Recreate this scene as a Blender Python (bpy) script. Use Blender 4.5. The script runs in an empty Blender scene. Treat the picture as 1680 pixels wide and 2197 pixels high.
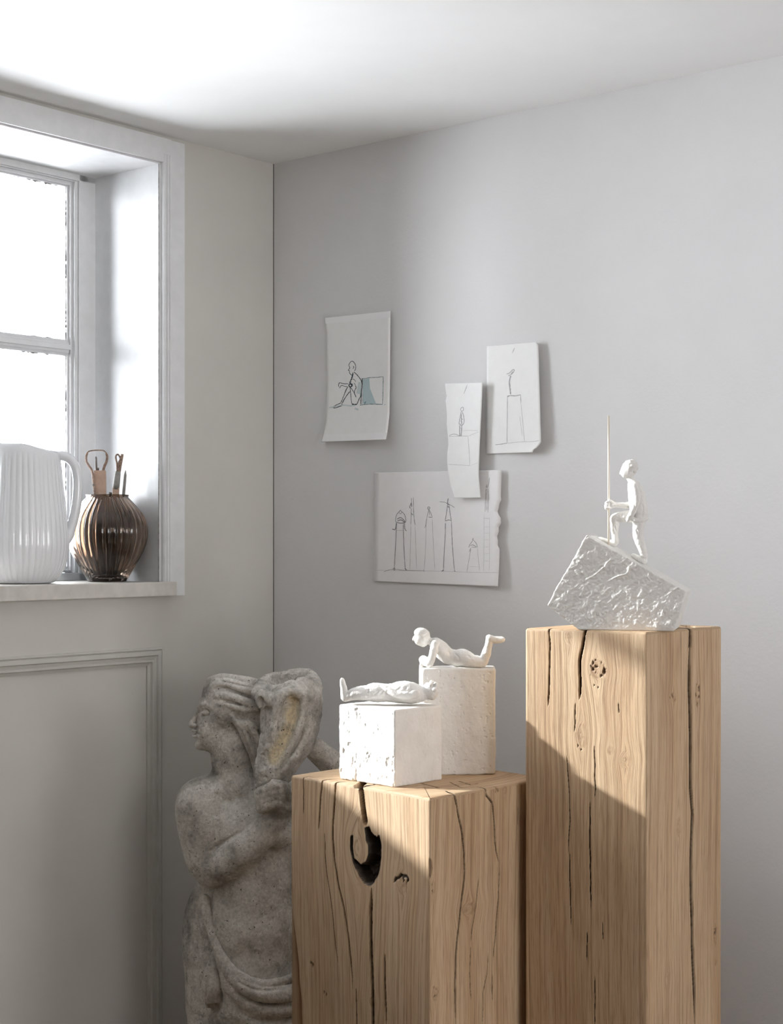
import bpy, math, random
import numpy as np
from mathutils import Vector

random.seed(7)
SC = bpy.context.scene
COL = SC.collection
W_PX, H_PX, FPX, HOR = 1680.0, 2197.0, 3400.0, 1165.0
CAMZ = 1.55

# ---------------------------------------------------------------- geometry of the room
A = np.array([0.6428, 0.7660, 0.0])          # along the window wall, away from the camera
B = np.array([0.7660, -0.6428, 0.0])         # along the back wall, to the right
UP = np.array([0.0, 0.0, 1.0])
P0 = np.array([-0.5412, 4.0, 0.0])           # reference point on the window wall
CORNER = np.array([-0.3175, 4.2666, 0.0])
CEIL = 2.57


def ray(px, py=HOR):
    return np.array([(px - 840.0) / FPX, 1.0, -(py - HOR) / FPX])


def at(px, py, Y):
    return np.array([0, 0, CAMZ]) + ray(px, py) * Y


def on_plane(px, py, p, n):
    r = ray(px, py)
    c = np.array([0, 0, CAMZ])
    k = np.dot(np.asarray(p) - c, n) / np.dot(r, n)
    return c + r * k


def on_left(px, w=0.0):
    """t along the window wall of the picture column px, w metres out from its inner face"""
    base = P0 - B * w
    q = (px - 840.0) / FPX
    return (q * base[1] - base[0]) / (A[0] - q * A[1])


def left_pt(t, w, z):
    return P0 - B * w + A * t + UP * z


def left_z(px, py, w=0.0):
    p = left_pt(on_left(px, w), w, 0)
    return CAMZ - (py - HOR) / FPX * p[1]


NB = np.array([-0.6428, -0.7660, 0.0])       # back wall normal, into the room


def on_back(px, py, off=0.0):
    return on_plane(px, py, CORNER + NB * off, NB)


# ---------------------------------------------------------------- linking helpers
def link(ob, parent=None):
    COL.objects.link(ob)
    if parent is not None:
        ob.parent = parent
        ob.matrix_parent_inverse = parent.matrix_basis.inverted()
    return ob


def mesh_obj(name, verts, faces, mat, parent=None, smooth=False, attrs=None):
    me = bpy.data.meshes.new(name)
    verts = np.asarray(verts, dtype=np.float32).reshape(-1, 3)
    if isinstance(faces, np.ndarray):
        nf, k = faces.shape
        me.vertices.add(len(verts))
        me.vertices.foreach_set('co', verts.ravel())
        me.loops.add(nf * k)
        me.loops.foreach_set('vertex_index', faces.ravel().astype(np.int32))
        me.polygons.add(nf)
        me.polygons.foreach_set('loop_start', (np.arange(nf) * k).astype(np.int32))
        me.update(calc_edges=True)
        me.validate()
    else:
        me.from_pydata([tuple(map(float, v)) for v in verts], [], faces)
        me.update()
    if smooth:
        me.polygons.foreach_set('use_smooth', np.ones(len(me.polygons), dtype=bool))
    if attrs:
        for k, v in attrs.items():
            at_ = me.attributes.new(k, 'FLOAT', 'POINT')
            at_.data.foreach_set('value', np.asarray(v, dtype=np.float32))
    me.materials.append(mat)
    ob = bpy.data.objects.new(name, me)
    return link(ob, parent)


def empty(name, loc, label=None, cat=None, group=None, kind=None):
    o = bpy.data.objects.new(name, None)
    o.empty_display_size = 0.05
    o.location = tuple(map(float, loc))
    link(o)
    bpy.context.view_layer.update()
    return tag(o, label, cat, group, kind)


def tag(o, label=None, cat=None, group=None, kind=None):
    if label:
        o['label'] = label
    if cat:
        o['category'] = cat
    if group:
        o['group'] = group
    if kind:
        o['kind'] = kind
    return o


class MB:
    """collects shapes, then links them as ONE mesh"""
    def __init__(self):
        self.v, self.f = [], []

    def add(self, v, f):
        n = len(self.v)
        self.v.extend([np.asarray(p, float) for p in v])
        self.f.extend([tuple(i + n for i in q) for q in f])

    def hexa(self, p8):
        self.add(p8, [(0, 3, 2, 1), (4, 5, 6, 7), (0, 1, 5, 4), (1, 2, 6, 5), (2, 3, 7, 6), (3, 0, 4, 7)])

    def slab(self, org, ax, ay, az):
        """box from a corner and three edge vectors"""
        o, x, y, z = map(np.asarray, (org, ax, ay, az))
        if np.dot(np.cross(x, y), z) < 0:
            x, y = y, x
        self.hexa([o, o + x, o + x + y, o + y, o + z, o + x + z, o + x + y + z, o + y + z])

    def lbox(self, t0, t1, w0, w1, z0, z1):
        """box in window-wall coordinates"""
        self.slab(left_pt(t0, w0, z0), A * (t1 - t0), -B * (w1 - w0), UP * (z1 - z0))

    def grid(self, pts):
        n, m = len(pts), len(pts[0])
        self.add([p for r in pts for p in r],
                 [(i * m + j, i * m + j + 1, (i + 1) * m + j + 1, (i + 1) * m + j) for i in range(n - 1) for j in range(m - 1)])

    def build(self, name, mat, parent=None, smooth=False, bevel=0.0):
        o = mesh_obj(name, np.array(self.v), self.f, mat, parent, smooth)
        if bevel:
            b = o.modifiers.new('bevel', 'BEVEL')
            b.width = bevel
            b.segments = 2
            b.limit_method = 'ANGLE'
        return o


def sweep(path, profile, closed=False):
    """profile points (x outwards, y lift) given per path frame: path = list of (point, xdir, ydir)"""
    rows = []
    for p, xd, yd in path:
        rows.append([p + xd * x + yd * y for x, y in profile])
    mb = MB()
    mb.grid(rows)
    return mb


def catmull(pts, n=8):
    P = [np.asarray(p, float) for p in pts]
    if len(P) < 3:
        return P
    P = [2 * P[0] - P[1]] + P + [2 * P[-1] - P[-2]]
    out = []
    for i in range(1, len(P) - 2):
        for k in range(n):
            t = k / n
            a, b, c, d = P[i - 1], P[i], P[i + 1], P[i + 2]
            out.append(0.5 * ((2 * b) + (-a + c) * t + (2 * a - 5 * b + 4 * c - d) * t * t + (-a + 3 * b - 3 * c + d) * t ** 3))
    out.append(P[-2])
    return out


def tube(pts, radii, seg=14, flat=None, cap=True):
    """tube mesh along pts; flat=(dir, factor) squashes it along a direction"""
    pts = [np.asarray(p, float) for p in pts]
    n = len(pts)
    if np.isscalar(radii):
        radii = [radii] * n
    tang = [pts[min(i + 1, n - 1)] - pts[max(i - 1, 0)] for i in range(n)]
    tang = [t / (np.linalg.norm(t) + 1e-12) for t in tang]
    ref = np.array([0.3, 0.2, 0.93])
    if abs(np.dot(ref, tang[0])) > 0.9:
        ref = np.array([0.9, 0.4, 0.1])
    u = np.cross(tang[0], ref)
    u /= np.linalg.norm(u)
    V, F = [], []
    for i in range(n):
        u = u - tang[i] * np.dot(u, tang[i])
        u /= np.linalg.norm(u)
        w = np.cross(tang[i], u)
        for k in range(seg):
            a = 2 * math.pi * k / seg
            o = (u * math.cos(a) + w * math.sin(a)) * radii[i]
            if flat is not None:
                fd = np.asarray(flat[0])
                o = o - fd * np.dot(o, fd) * (1 - flat[1])
            V.append(pts[i] + o)
    for i in range(n - 1):
        for k in range(seg):
            k2 = (k + 1) % seg
            F.append((i * seg + k, i * seg + k2, (i + 1) * seg + k2, (i + 1) * seg + k))
    if cap:
        F.append(tuple(range(seg))[::-1])
        F.append(tuple((n - 1) * seg + k for k in range(seg)))
    return V, F


# ---------------------------------------------------------------- materials
def new_mat(name):
    m = bpy.data.materials.new(name)
    m.use_nodes = True
    nt = m.node_tree
    nt.nodes.clear()
    out = nt.nodes.new('ShaderNodeOutputMaterial')
    bs = nt.nodes.new('ShaderNodeBsdfPrincipled')
    nt.links.new(bs.outputs[0], out.inputs[0])
    return m, nt, bs


def N(nt, kind, **kw):
    n = nt.nodes.new(kind)
    for k, v in kw.items():
        if k.startswith('i_'):
            n.inputs[k[2:].replace('_', ' ')].default_value = v
        else:
            setattr(n, k, v)
    return n


def mixc(nt, fac, c1, c2, mode='MIX'):
    m = N(nt, 'ShaderNodeMix', data_type='RGBA', blend_type=mode)
    for sock, val in ((0, fac), (6, c1), (7, c2)):
        if hasattr(val, 'is_output') or hasattr(val, 'links'):
            nt.links.new(val, m.inputs[sock])
        else:
            m.inputs[sock].default_value = val if sock == 0 else (*val, 1) if len(val) == 3 else val
    return m.outputs[2]


def ramp(nt, src, stops):
    r = N(nt, 'ShaderNodeValToRGB')
    els = r.color_ramp.elements
    while len(els) < len(stops):
        els.new(0.5)
    for e, (p, c) in zip(els, stops):
        e.position = p
        e.color = (*c, 1) if len(c) == 3 else c
    nt.links.new(src, r.inputs[0])
    return r.outputs[0]


def noise(nt, vec, scale, detail=4, rough=0.55, dist=0.0):
    n = N(nt, 'ShaderNodeTexNoise')
    n.inputs['Scale'].default_value = scale
    n.inputs['Detail'].default_value = detail
    n.inputs['Roughness'].default_value = rough
    n.inputs['Distortion'].default_value = dist
    if vec is not None:
        nt.links.new(vec, n.inputs['Vector'])
    return n.outputs[0]


def coords(nt, scale=(1, 1, 1)):
    tc = N(nt, 'ShaderNodeTexCoord')
    mp = N(nt, 'ShaderNodeMapping')
    mp.inputs['Scale'].default_value = scale
    nt.links.new(tc.outputs['Object'], mp.inputs['Vector'])
    return mp.outputs[0]


def bump(nt, bs, h, strength, dist, prev=None):
    b = N(nt, 'ShaderNodeBump')
    b.inputs['Strength'].default_value = strength
    b.inputs['Distance'].default_value = dist
    nt.links.new(h, b.inputs['Height'])
    if prev is not None:
        nt.links.new(prev, b.inputs['Normal'])
    nt.links.new(b.outputs[0], bs.inputs['Normal'])
    return b.outputs[0]


def paint(name, col, var=0.04, rough=0.55, scale=9, bmp=0.15, bscale=160, bdist=0.0006):
    m, nt, bs = new_mat(name)
    c = coords(nt)
    lo = tuple(x * (1 - var) for x in col)
    hi = tuple(min(1, x * (1 + var)) for x in col)
    nt.links.new(ramp(nt, noise(nt, c, scale, 5), [(0.3, lo), (0.7, hi)]), bs.inputs['Base Color'])
    bs.inputs['Roughness'].default_value = rough
    bump(nt, bs, noise(nt, c, bscale, 3), bmp, bdist)
    return m


def plain(name, col, rough=0.5, metallic=0.0):
    m, nt, bs = new_mat(name)
    bs.inputs['Base Color'].default_value = (*col, 1)
    bs.inputs['Roughness'].default_value = rough
    bs.inputs['Metallic'].default_value = metallic
    return m


M = {}
M['wall_left'] = paint('wall_paint_greige', (0.58, 0.56, 0.52), 0.03, 0.6, 5, 0.12, 90, 0.0008)
M['wall_back'] = paint('wall_paint_grey', (0.70, 0.69, 0.69), 0.02, 0.6, 5, 0.35, 110, 0.0012)
M['wall_room'] = paint('wall_paint_room', (0.38, 0.36, 0.34), 0.02, 0.6)
M['ceiling'] = paint('ceiling_paint', (0.90, 0.90, 0.895), 0.01, 0.7)
M['white_paint'] = paint('white_gloss_paint', (0.73, 0.73, 0.735), 0.04, 0.35, 30, 0.2, 70, 0.0008)
M['sill_paint'] = paint('sill_paint', (0.60, 0.57, 0.53), 0.10, 0.4, 26, 0.3, 60, 0.001)
M['trim_paint'] = paint('panel_paint', (0.52, 0.51, 0.47), 0.04, 0.45, 20, 0.15, 80, 0.0008)
M['outside'] = paint('sun_blocker_render', (0.75, 0.74, 0.72), 0.05, 0.8)
M['putty'] = paint('old_putty', (0.30, 0.29, 0.28), 0.5, 0.9, 90, 0.5, 300, 0.001)


def floor_mat():
    m, nt, bs = new_mat('floor_boards')
    c = coords(nt, (1, 1, 1))
    br = N(nt, 'ShaderNodeTexBrick')
    br.inputs['Scale'].default_value = 1.0
    br.inputs['Brick Width'].default_value = 2.4
    br.inputs['Row Height'].default_value = 0.14
    br.inputs['Mortar Size'].default_value = 0.002
    br.inputs['Color1'].default_value = (0.26, 0.19, 0.13, 1)
    br.inputs['Color2'].default_value = (0.22, 0.16, 0.105, 1)
    br.inputs['Mortar'].default_value = (0.12, 0.08, 0.05, 1)
    nt.links.new(c, br.inputs['Vector'])
    nt.links.new(br.outputs[0], bs.inputs['Base Color'])
    bs.inputs['Roughness'].default_value = 0.5
    return m


M['floor'] = floor_mat()


def plaster_mat():
    m, nt, bs = new_mat('white_plaster')
    c = coords(nt)
    nt.links.new(ramp(nt, noise(nt, c, 30, 5), [(0.3, (0.76, 0.735, 0.70)), (0.7, (0.83, 0.81, 0.78))]), bs.inputs['Base Color'])
    bs.inputs['Roughness'].default_value = 0.7
    b1 = bump(nt, bs, noise(nt, c, 120, 6, 0.65), 0.5, 0.002)
    bump(nt, bs, noise(nt, c, 700, 3), 0.35, 0.0005, b1)
    return m


M['plaster'] = plaster_mat()


def stone_mat():
    m, nt, bs = new_mat('weathered_cast_stone')
    c = coords(nt)
    base = ramp(nt, noise(nt, c, 9, 6, 0.6), [(0.30, (0.24, 0.22, 0.195)), (0.5, (0.70, 0.665, 0.61)), (0.68, (0.86, 0.83, 0.78))])
    fine = ramp(nt, noise(nt, c, 150, 4, 0.7), [(0.3, (0.70, 0.70, 0.70)), (0.65, (1.06, 1.06, 1.06))])
    col = mixc(nt, 1.0, base, fine, 'MULTIPLY')
    pits = ramp(nt, noise(nt, c, 190, 2, 0.6), [(0.27, (0, 0, 0)), (0.34, (1, 1, 1))])
    col = mixc(nt, pits, (0.05, 0.045, 0.04), col)
    mot = ramp(nt, noise(nt, c, 38, 6, 0.75), [(0.36, (0.45, 0.43, 0.40)), (0.54, (1, 1, 1))])
    col = mixc(nt, 0.32, col, mixc(nt, 1.0, col, mot, 'MULTIPLY'))
    oc = N(nt, 'ShaderNodeAttribute', attribute_name='ochre')
    col = mixc(nt, oc.outputs['Fac'], col, mixc(nt, 1.0, col, (1.12, 1.0, 0.76), 'MULTIPLY'))
    lich = ramp(nt, noise(nt, c, 22, 5, 0.7), [(0.58, (0, 0, 0)), (0.70, (0.6, 0.6, 0.6))])
    col = mixc(nt, lich, col, (0.15, 0.135, 0.12))
    nt.links.new(col, bs.inputs['Base Color'])
    bs.inputs['Roughness'].default_value = 0.9
    b1 = bump(nt, bs, pits, 0.5, 0.0012)
    bump(nt, bs, noise(nt, c, 260, 4, 0.6), 0.35, 0.0012, b1)
    return m


M['stone'] = stone_mat()


def oak_mat(name, warm):
    m, nt, bs = new_mat(name)
    g = N(nt, 'ShaderNodeAttribute', attribute_name='grain').outputs['Fac']
    zz = N(nt, 'ShaderNodeAttribute', attribute_name='along').outputs['Fac']
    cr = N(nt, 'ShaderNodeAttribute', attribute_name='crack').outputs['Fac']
    kn = N(nt, 'ShaderNodeAttribute', attribute_name='knot').outputs['Fac']
    def vec(sx, sz, off=0.0):
        a = N(nt, 'ShaderNodeMath', operation='MULTIPLY'); a.inputs[1].default_value = sx; nt.links.new(g, a.inputs[0])
        b = N(nt, 'ShaderNodeMath', operation='MULTIPLY'); b.inputs[1].default_value = sz; nt.links.new(zz, b.inputs[0])
        cx = N(nt, 'ShaderNodeCombineXYZ'); nt.links.new(a.outputs[0], cx.inputs[0]); nt.links.new(b.outputs[0], cx.inputs[1])
        cx.inputs[2].default_value = off
        return cx.outputs[0]
    broad = noise(nt, vec(22, 1.0), 1.0, 3, 0.5)
    band = noise(nt, vec(170, 1.3, 3.1), 1.0, 4, 0.55)
    pore = noise(nt, vec(620, 16, 7.7), 1.0, 2, 0.6)
    c0 = ramp(nt, broad, [(0.3, (0.49 * warm, 0.325, 0.19)), (0.7, (0.595 * warm, 0.44, 0.285))])
    c1 = ramp(nt, band, [(0.30, (0.66, 0.60, 0.54)), (0.52, (1.0, 1.0, 1.0)), (0.8, (1.14, 1.13, 1.11))])
    col = mixc(nt, 1.0, c0, c1, 'MULTIPLY')
    pm = ramp(nt, pore, [(0.33, (0.60, 0.53, 0.46)), (0.5, (1, 1, 1))])
    col = mixc(nt, 0.7, col, mixc(nt, 1.0, col, pm, 'MULTIPLY'))
    col = mixc(nt, kn, col, mixc(nt, 1.0, col, (0.50, 0.40, 0.31), 'MULTIPLY'))
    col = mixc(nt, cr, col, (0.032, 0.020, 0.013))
    nt.links.new(col, bs.inputs['Base Color'])
    bs.inputs['Roughness'].default_value = 0.62
    b1 = bump(nt, bs, band, 0.35, 0.0012)
    bump(nt, bs, pore, 0.5, 0.0009, b1)
    return m


M['oak'] = oak_mat('old_oak', 1.0)
# ---------------------------------------------------------------- sculpting: distance field + surface nets
def fbm(P, freq, octaves=3, seed=1, gain=0.5):
    rng = np.random.RandomState(seed)
    T = rng.rand(32, 32, 32).astype(np.float32) * 2 - 1
    out = np.zeros(len(P), np.float32)
    amp, tot = 1.0, 0.0
    for o in range(octaves):
        q = P * (freq * 2 ** o) + 11.3 * o + 100.0
        i = np.floor(q).astype(np.int64)
        f = (q - i).astype(np.float32)
        f = f * f * (3 - 2 * f)
        i0, i1 = i % 32, (i + 1) % 32
        x0, y0, z0 = i0.T
        x1, y1, z1 = i1.T
        fx, fy, fz = f.T
        def L(a, b, t):
            return a + (b - a) * t
        v = L(L(L(T[x0, y0, z0], T[x1, y0, z0], fx), L(T[x0, y1, z0], T[x1, y1, z0], fx), fy),
              L(L(T[x0, y0, z1], T[x1, y0, z1], fx), L(T[x0, y1, z1], T[x1, y1, z1], fx), fy), fz)
        out += amp * v
        tot += amp
        amp *= gain
    return out / tot


def polydist(U, V, pts):
    """distance of the points (U, V) from a polyline, and the fraction along it"""
    best = np.full(U.shape, 1e9, np.float32)
    frac = np.zeros(U.shape, np.float32)
    L = [0.0]
    for a, b in zip(pts, pts[1:]):
        L.append(L[-1] + math.hypot(b[0] - a[0], b[1] - a[1]))
    for i, (a, b) in enumerate(zip(pts, pts[1:])):
        dx, dy = b[0] - a[0], b[1] - a[1]
        l2 = dx * dx + dy * dy + 1e-9
        t = np.clip(((U - a[0]) * dx + (V - a[1]) * dy) / l2, 0, 1)
        d = np.hypot(U - a[0] - t * dx, V - a[1] - t * dy)
        m = d < best
        best = np.where(m, d, best)
        frac = np.where(m, (L[i] + t * (L[i + 1] - L[i])) / (L[-1] + 1e-9), frac)
    return best, frac


def inside_poly(U, V, poly):
    c = np.zeros(U.shape, bool)
    n = len(poly)
    for i in range(n):
        x0, y0 = poly[i]
        x1, y1 = poly[(i + 1) % n]
        if y0 == y1:
            continue
        m = ((V >= y0) != (V >= y1)) & (U < (x1 - x0) * (V - y0) / (y1 - y0) + x0)
        c ^= m
    return c


class Clay:
    """a distance field on a grid; u to the right, v down, w towards the viewer"""
    def __init__(self, lo, hi, h):
        self.lo = np.array(lo, float)
        self.h = h
        self.n = [int(math.ceil((b - a) / h)) + 1 for a, b in zip(lo, hi)]
        self.ax = [(self.lo[i] + h * np.arange(self.n[i])).astype(np.float32) for i in range(3)]
        self.d = np.full(self.n, 60.0, np.float32)

    def _box(self, lo, hi):
        s = []
        for i in range(3):
            a = max(0, int((lo[i] - self.lo[i]) / self.h))
            b = min(self.n[i], int((hi[i] - self.lo[i]) / self.h) + 2)
            s.append(slice(a, max(a, b)))
        return tuple(s)

    def _xyz(self, s):
        return (self.ax[0][s[0]][:, None, None], self.ax[1][s[1]][None, :, None], self.ax[2][s[2]][None, None, :])

    def _mix(self, s, e, k, sub=False):
        d = self.d[s]
        if sub:
            e = -e
            if k > 0:
                hh = np.clip(0.5 - 0.5 * (d - e) / k, 0, 1)
                self.d[s] = d + (e - d) * hh + k * hh * (1 - hh)
            else:
                self.d[s] = np.maximum(d, e)
        else:
            if k > 0:
                hh = np.clip(0.5 + 0.5 * (d - e) / k, 0, 1)
                self.d[s] = d + (e - d) * hh - k * hh * (1 - hh)
            else:
                self.d[s] = np.minimum(d, e)

    def ell(self, c, r, k=6.0, sub=False, rot=0.0, rotv=0.0):
        """ellipsoid; rot turns it in the picture plane, rotv about the upright axis (degrees)"""
        R = max(r)
        pad = R + k + 14
        s = self._box([c[i] - pad for i in range(3)], [c[i] + pad for i in range(3)])
        x, y, z = self._xyz(s)
        x, y, z = x - c[0], y - c[1], z - c[2]
        if rotv:
            a = math.radians(rotv)
            x, z = x * math.cos(a) + z * math.sin(a), -x * math.sin(a) + z * math.cos(a)
        if rot:
            a = math.radians(rot)
            x, y = x * math.cos(a) + y * math.sin(a), -x * math.sin(a) + y * math.cos(a)
        k0 = np.sqrt((x / r[0]) ** 2 + (y / r[1]) ** 2 + (z / r[2]) ** 2)
        k1 = np.sqrt((x / r[0] ** 2) ** 2 + (y / r[1] ** 2) ** 2 + (z / r[2] ** 2) ** 2) + 1e-6
        self._mix(s, (k0 * (k0 - 1) / k1).astype(np.float32), k, sub)

    def cap(self, a, b, ra, rb=None, k=6.0, sub=False):
        rb = ra if rb is None else rb
        R = max(ra, rb) + k + 12
        s = self._box([min(a[i], b[i]) - R for i in range(3)], [max(a[i], b[i]) + R for i in range(3)])
        x, y, z = self._xyz(s)
        d = [b[i] - a[i] for i in range(3)]
        l2 = sum(q * q for q in d) + 1e-9
        t = np.clip(((x - a[0]) * d[0] + (y - a[1]) * d[1] + (z - a[2]) * d[2]) / l2, 0, 1)
        e = np.sqrt((x - a[0] - t * d[0]) ** 2 + (y - a[1] - t * d[1]) ** 2 + (z - a[2] - t * d[2]) ** 2) - (ra + (rb - ra) * t)
        self._mix(s, e.astype(np.float32), k, sub)

    def path(self, pts, k=6.0, n=5, sub=False):
        """smooth chain through (u, v, w, radius)"""
        P = catmull(pts, n)
        for a, b in zip(P, P[1:]):
            self.cap(a[:3], b[:3], a[3], b[3], k, sub)

    def planes(self, pl, rnd=0.0, k=0.0, sub=False):
        """convex solid: list of (point, outward normal)"""
        x, y, z = self.ax[0][:, None, None], self.ax[1][None, :, None], self.ax[2][None, None, :]
        e = None
        for p, n in pl:
            n = np.asarray(n, float) / np.linalg.norm(n)
            q = ((x - p[0]) * n[0] + (y - p[1]) * n[1] + (z - p[2]) * n[2]).astype(np.float32) + rnd
            if e is None:
                e = np.broadcast_to(q, self.d.shape).copy()
            elif rnd:
                hh = np.clip(0.5 - 0.5 * (e - q) / (2 * rnd), 0, 1)
                e = e + (q - e) * hh + 2 * rnd * hh * (1 - hh)
            else:
                e = np.maximum(e, q)
        e = e - rnd
        self._mix(tuple(slice(None) for _ in range(3)), e, k, sub)

    def band(self, width):
        return np.nonzero(np.abs(self.d) < width)

    def _pts(self, idx):
        return np.stack([self.ax[i][idx[i]] for i in range(3)], 1)

    def dent(self, pts, width, amp, taper=True, side=1, wmin=-1e9):
        """groove (amp > 0) or ridge (amp < 0) along a picture-plane polyline, on the near side"""
        if len(pts) > 2:
            pts = [tuple(p) for p in catmull(pts, 5)]
        us, vs = [p[0] for p in pts], [p[1] for p in pts]
        s = self._box([min(us) - 3 * width, min(vs) - 3 * width, max(self.lo[2], wmin)], [max(us) + 3 * width, max(vs) + 3 * width, 1e6])
        sub = self.d[s]
        idx = np.nonzero(np.abs(sub) < abs(amp) * 1.5 + 5)
        if len(idx[0]) == 0:
            return
        U, V = self.ax[0][s[0]][idx[0]], self.ax[1][s[1]][idx[1]]
        d, f = polydist(U, V, pts)
        g = np.exp(-(d / width) ** 2)
        if taper and len(pts) > 1:
            g = g * np.clip(np.sin(np.pi * np.clip(f, 0.0, 1.0)), 0, 1) ** 0.5
        sub[idx] += (amp * g).astype(np.float32)
        self.d[s] = sub

    def noise(self, freq, amp, octaves=3, seed=1, mask=None, pits=False, scale=(1, 1, 1)):
        idx = self.band(abs(amp) * 1.6 + 3 * self.h)
        P = self._pts(idx)
        v = fbm(P * np.asarray(scale), freq, octaves, seed)
        if pits:
            v = np.clip((v - 0.28) * 3.2, 0, 1)
        if mask is not None:
            v = v * mask(P)
        self.d[idx] += (amp * v).astype(np.float32)

    def mesh(self):
        d, h = self.d, self.h
        s = d < 0
        mixed = np.zeros([n - 1 for n in self.n], np.int8)
        for i in (0, 1):
            for j in (0, 1):
                for k in (0, 1):
                    mixed += s[i:self.n[0] - 1 + i, j:self.n[1] - 1 + j, k:self.n[2] - 1 + k]
        I = np.nonzero((mixed > 0) & (mixed < 8))
        cid = np.full(mixed.shape, -1, np.int32)
        cid[I] = np.arange(len(I[0]))
        C = {}
        for i in (0, 1):
            for j in (0, 1):
                for k in (0, 1):
                    C[i, j, k] = d[I[0] + i, I[1] + j, I[2] + k]
        acc = np.zeros((len(I[0]), 3), np.float32)
        cnt = np.zeros(len(I[0]), np.float32)
        for ax in range(3):
            o = [q for q in range(3) if q != ax]
            for a in (0, 1):
                for b in (0, 1):
                    c0, c1 = [0, 0, 0], [0, 0, 0]
                    c0[o[0]] = c1[o[0]] = a
                    c0[o[1]] = c1[o[1]] = b
                    c1[ax] = 1
                    d0, d1 = C[tuple(c0)], C[tuple(c1)]
                    m = (d0 < 0) != (d1 < 0)
                    t = np.where(m, d0 / np.where(m, d0 - d1, 1), 0)
                    acc[:, ax] += np.where(m, t, 0)
                    acc[:, o[0]] += np.where(m, a, 0)
                    acc[:, o[1]] += np.where(m, b, 0)
                    cnt += m
        V = acc / cnt[:, None] + np.stack(I, 1)
        V = V * h + self.lo
        F = []
        for ax in range(3):
            o = [(ax + 1) % 3, (ax + 2) % 3]
            sl0 = [slice(1, self.n[q] - 1) for q in range(3)]
            sl1 = [slice(1, self.n[q] - 1) for q in range(3)]
            sl0[ax] = slice(0, self.n[ax] - 1)
            sl1[ax] = slice(1, self.n[ax])
            e = np.nonzero(s[tuple(sl0)] != s[tuple(sl1)])
            base = [e[q] + (0 if q == ax else 1) for q in range(3)]
            flip = s[tuple(base)]
            q = []
            for a, b in ((0, 0), (1, 0), (1, 1), (0, 1)):
                ii = [base[0].copy(), base[1].copy(), base[2].copy()]
                ii[o[0]] -= 1 - a
                ii[o[1]] -= 1 - b
                q.append(cid[ii[0], ii[1], ii[2]])
            q = np.stack(q, 1)
            q[~flip] = q[~flip][:, ::-1]
            F.append(q)
        return V, np.concatenate(F)


class Frame:
    """maps picture-like units at a place in the room to metres: u right, v down, w towards the viewer"""
    def __init__(self, px, Y, yaw=0.0):
        a = math.atan((px - 840.0) / FPX) + yaw
        self.R = np.array([math.cos(a), -math.sin(a), 0.0])
        self.T = np.array([-math.sin(a), -math.cos(a), 0.0])
        self.s = Y / FPX
        self.px = px
        self.O = at(px, HOR, Y)

    def __call__(self, V):
        V = np.atleast_2d(np.asarray(V, float))
        return (self.O + np.outer((V[:, 0] - self.px) * self.s, self.R) + np.outer((HOR - V[:, 1]) * self.s, UP)
                + np.outer(V[:, 2] * self.s, self.T))


def clay_obj(name, clay, frame, mat, parent, attrs=None):
    V, F = clay.mesh()
    a = {k: f(V) for k, f in attrs.items()} if attrs else None
    return mesh_obj(name, frame(V), F[:, ::-1].copy(), mat, parent, True, a)
# ---------------------------------------------------------------- the room
LEN_A, LEN_B, WT = 6.2, 5.6, 0.34
tC = float(np.dot(CORNER - P0, A))           # t of the corner on the window wall
SILL_Z = 1.4535
HEAD_Z = 2.50
T_R = on_left(344)                            # right jamb edge
T_L = T_R - 1.47
W_FR, W_GL = 0.247, 0.275

# window wall with its opening: one mesh of four blocks
mb = MB()
mb.lbox(T_R, tC + 0.4, 0, WT, 0, CEIL)
mb.lbox(tC - LEN_A, T_L, 0, WT, 0, CEIL)
mb.lbox(T_L, T_R, 0, WT, 0, SILL_Z - 0.0355)
mb.lbox(T_L, T_R, 0, WT, HEAD_Z, CEIL)
tag(mb.build('wall_left', M['wall_left']), kind='structure')

mb = MB()
mb.slab(CORNER - NB * 0.0 - B * 0.4, B * (LEN_B + 0.4), -NB * 0.25, UP * CEIL)
tag(mb.build('wall_back', M['wall_back']), kind='structure')


def holed(name, org, ax, length, nrm, holes, mat):
    """wall with rectangular openings (s0, s1, z0, z1)"""
    mb = MB()
    s = 0.0
    for s0, s1, z0, z1 in holes:
        mb.slab(org + ax * s, ax * (s0 - s), -nrm * 0.25, UP * CEIL)
        mb.slab(org + ax * s0, ax * (s1 - s0), -nrm * 0.25, UP * z0)
        mb.slab(org + ax * s0 + UP * z1, ax * (s1 - s0), -nrm * 0.25, UP * (CEIL - z1))
        s = s1
    mb.slab(org + ax * s, ax * (length - s), -nrm * 0.25, UP * CEIL)
    return tag(mb.build(name, mat), kind='structure')


R_HOLES = [(0.5, 1.1, 1.3, 2.35), (1.9, 2.5, 1.3, 2.35)]
holed('wall_right', CORNER + B * LEN_B, -A, LEN_A, -B, R_HOLES, M['wall_room'])
F_HOLES = []
holed('wall_front', CORNER - A * LEN_A, B, LEN_B, A, F_HOLES, M['wall_room'])
mb = MB()
mb.slab(CORNER - A * (LEN_A + 0.3) - B * 0.4 - UP * 0.1, A * (LEN_A + 0.7), B * (LEN_B + 0.7), UP * 0.1)
tag(mb.build('floor', M['floor']), kind='structure')
mb = MB()
mb.slab(CORNER - A * (LEN_A + 0.3) - B * 0.4 + UP * CEIL, A * (LEN_A + 0.7), B * (LEN_B + 0.7), UP * 0.15)
tag(mb.build('ceiling', M['ceiling']), kind='structure')

# the thin dark joint where the two walls meet
mb = MB()
mb.slab(CORNER - A * 0.0016 - B * 0.0002, A * 0.0016, B * 0.0016, UP * CEIL)
tag(mb.build('trim_2', plain('corner_joint', (0.10, 0.095, 0.09), 0.9)), kind='structure')

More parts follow.
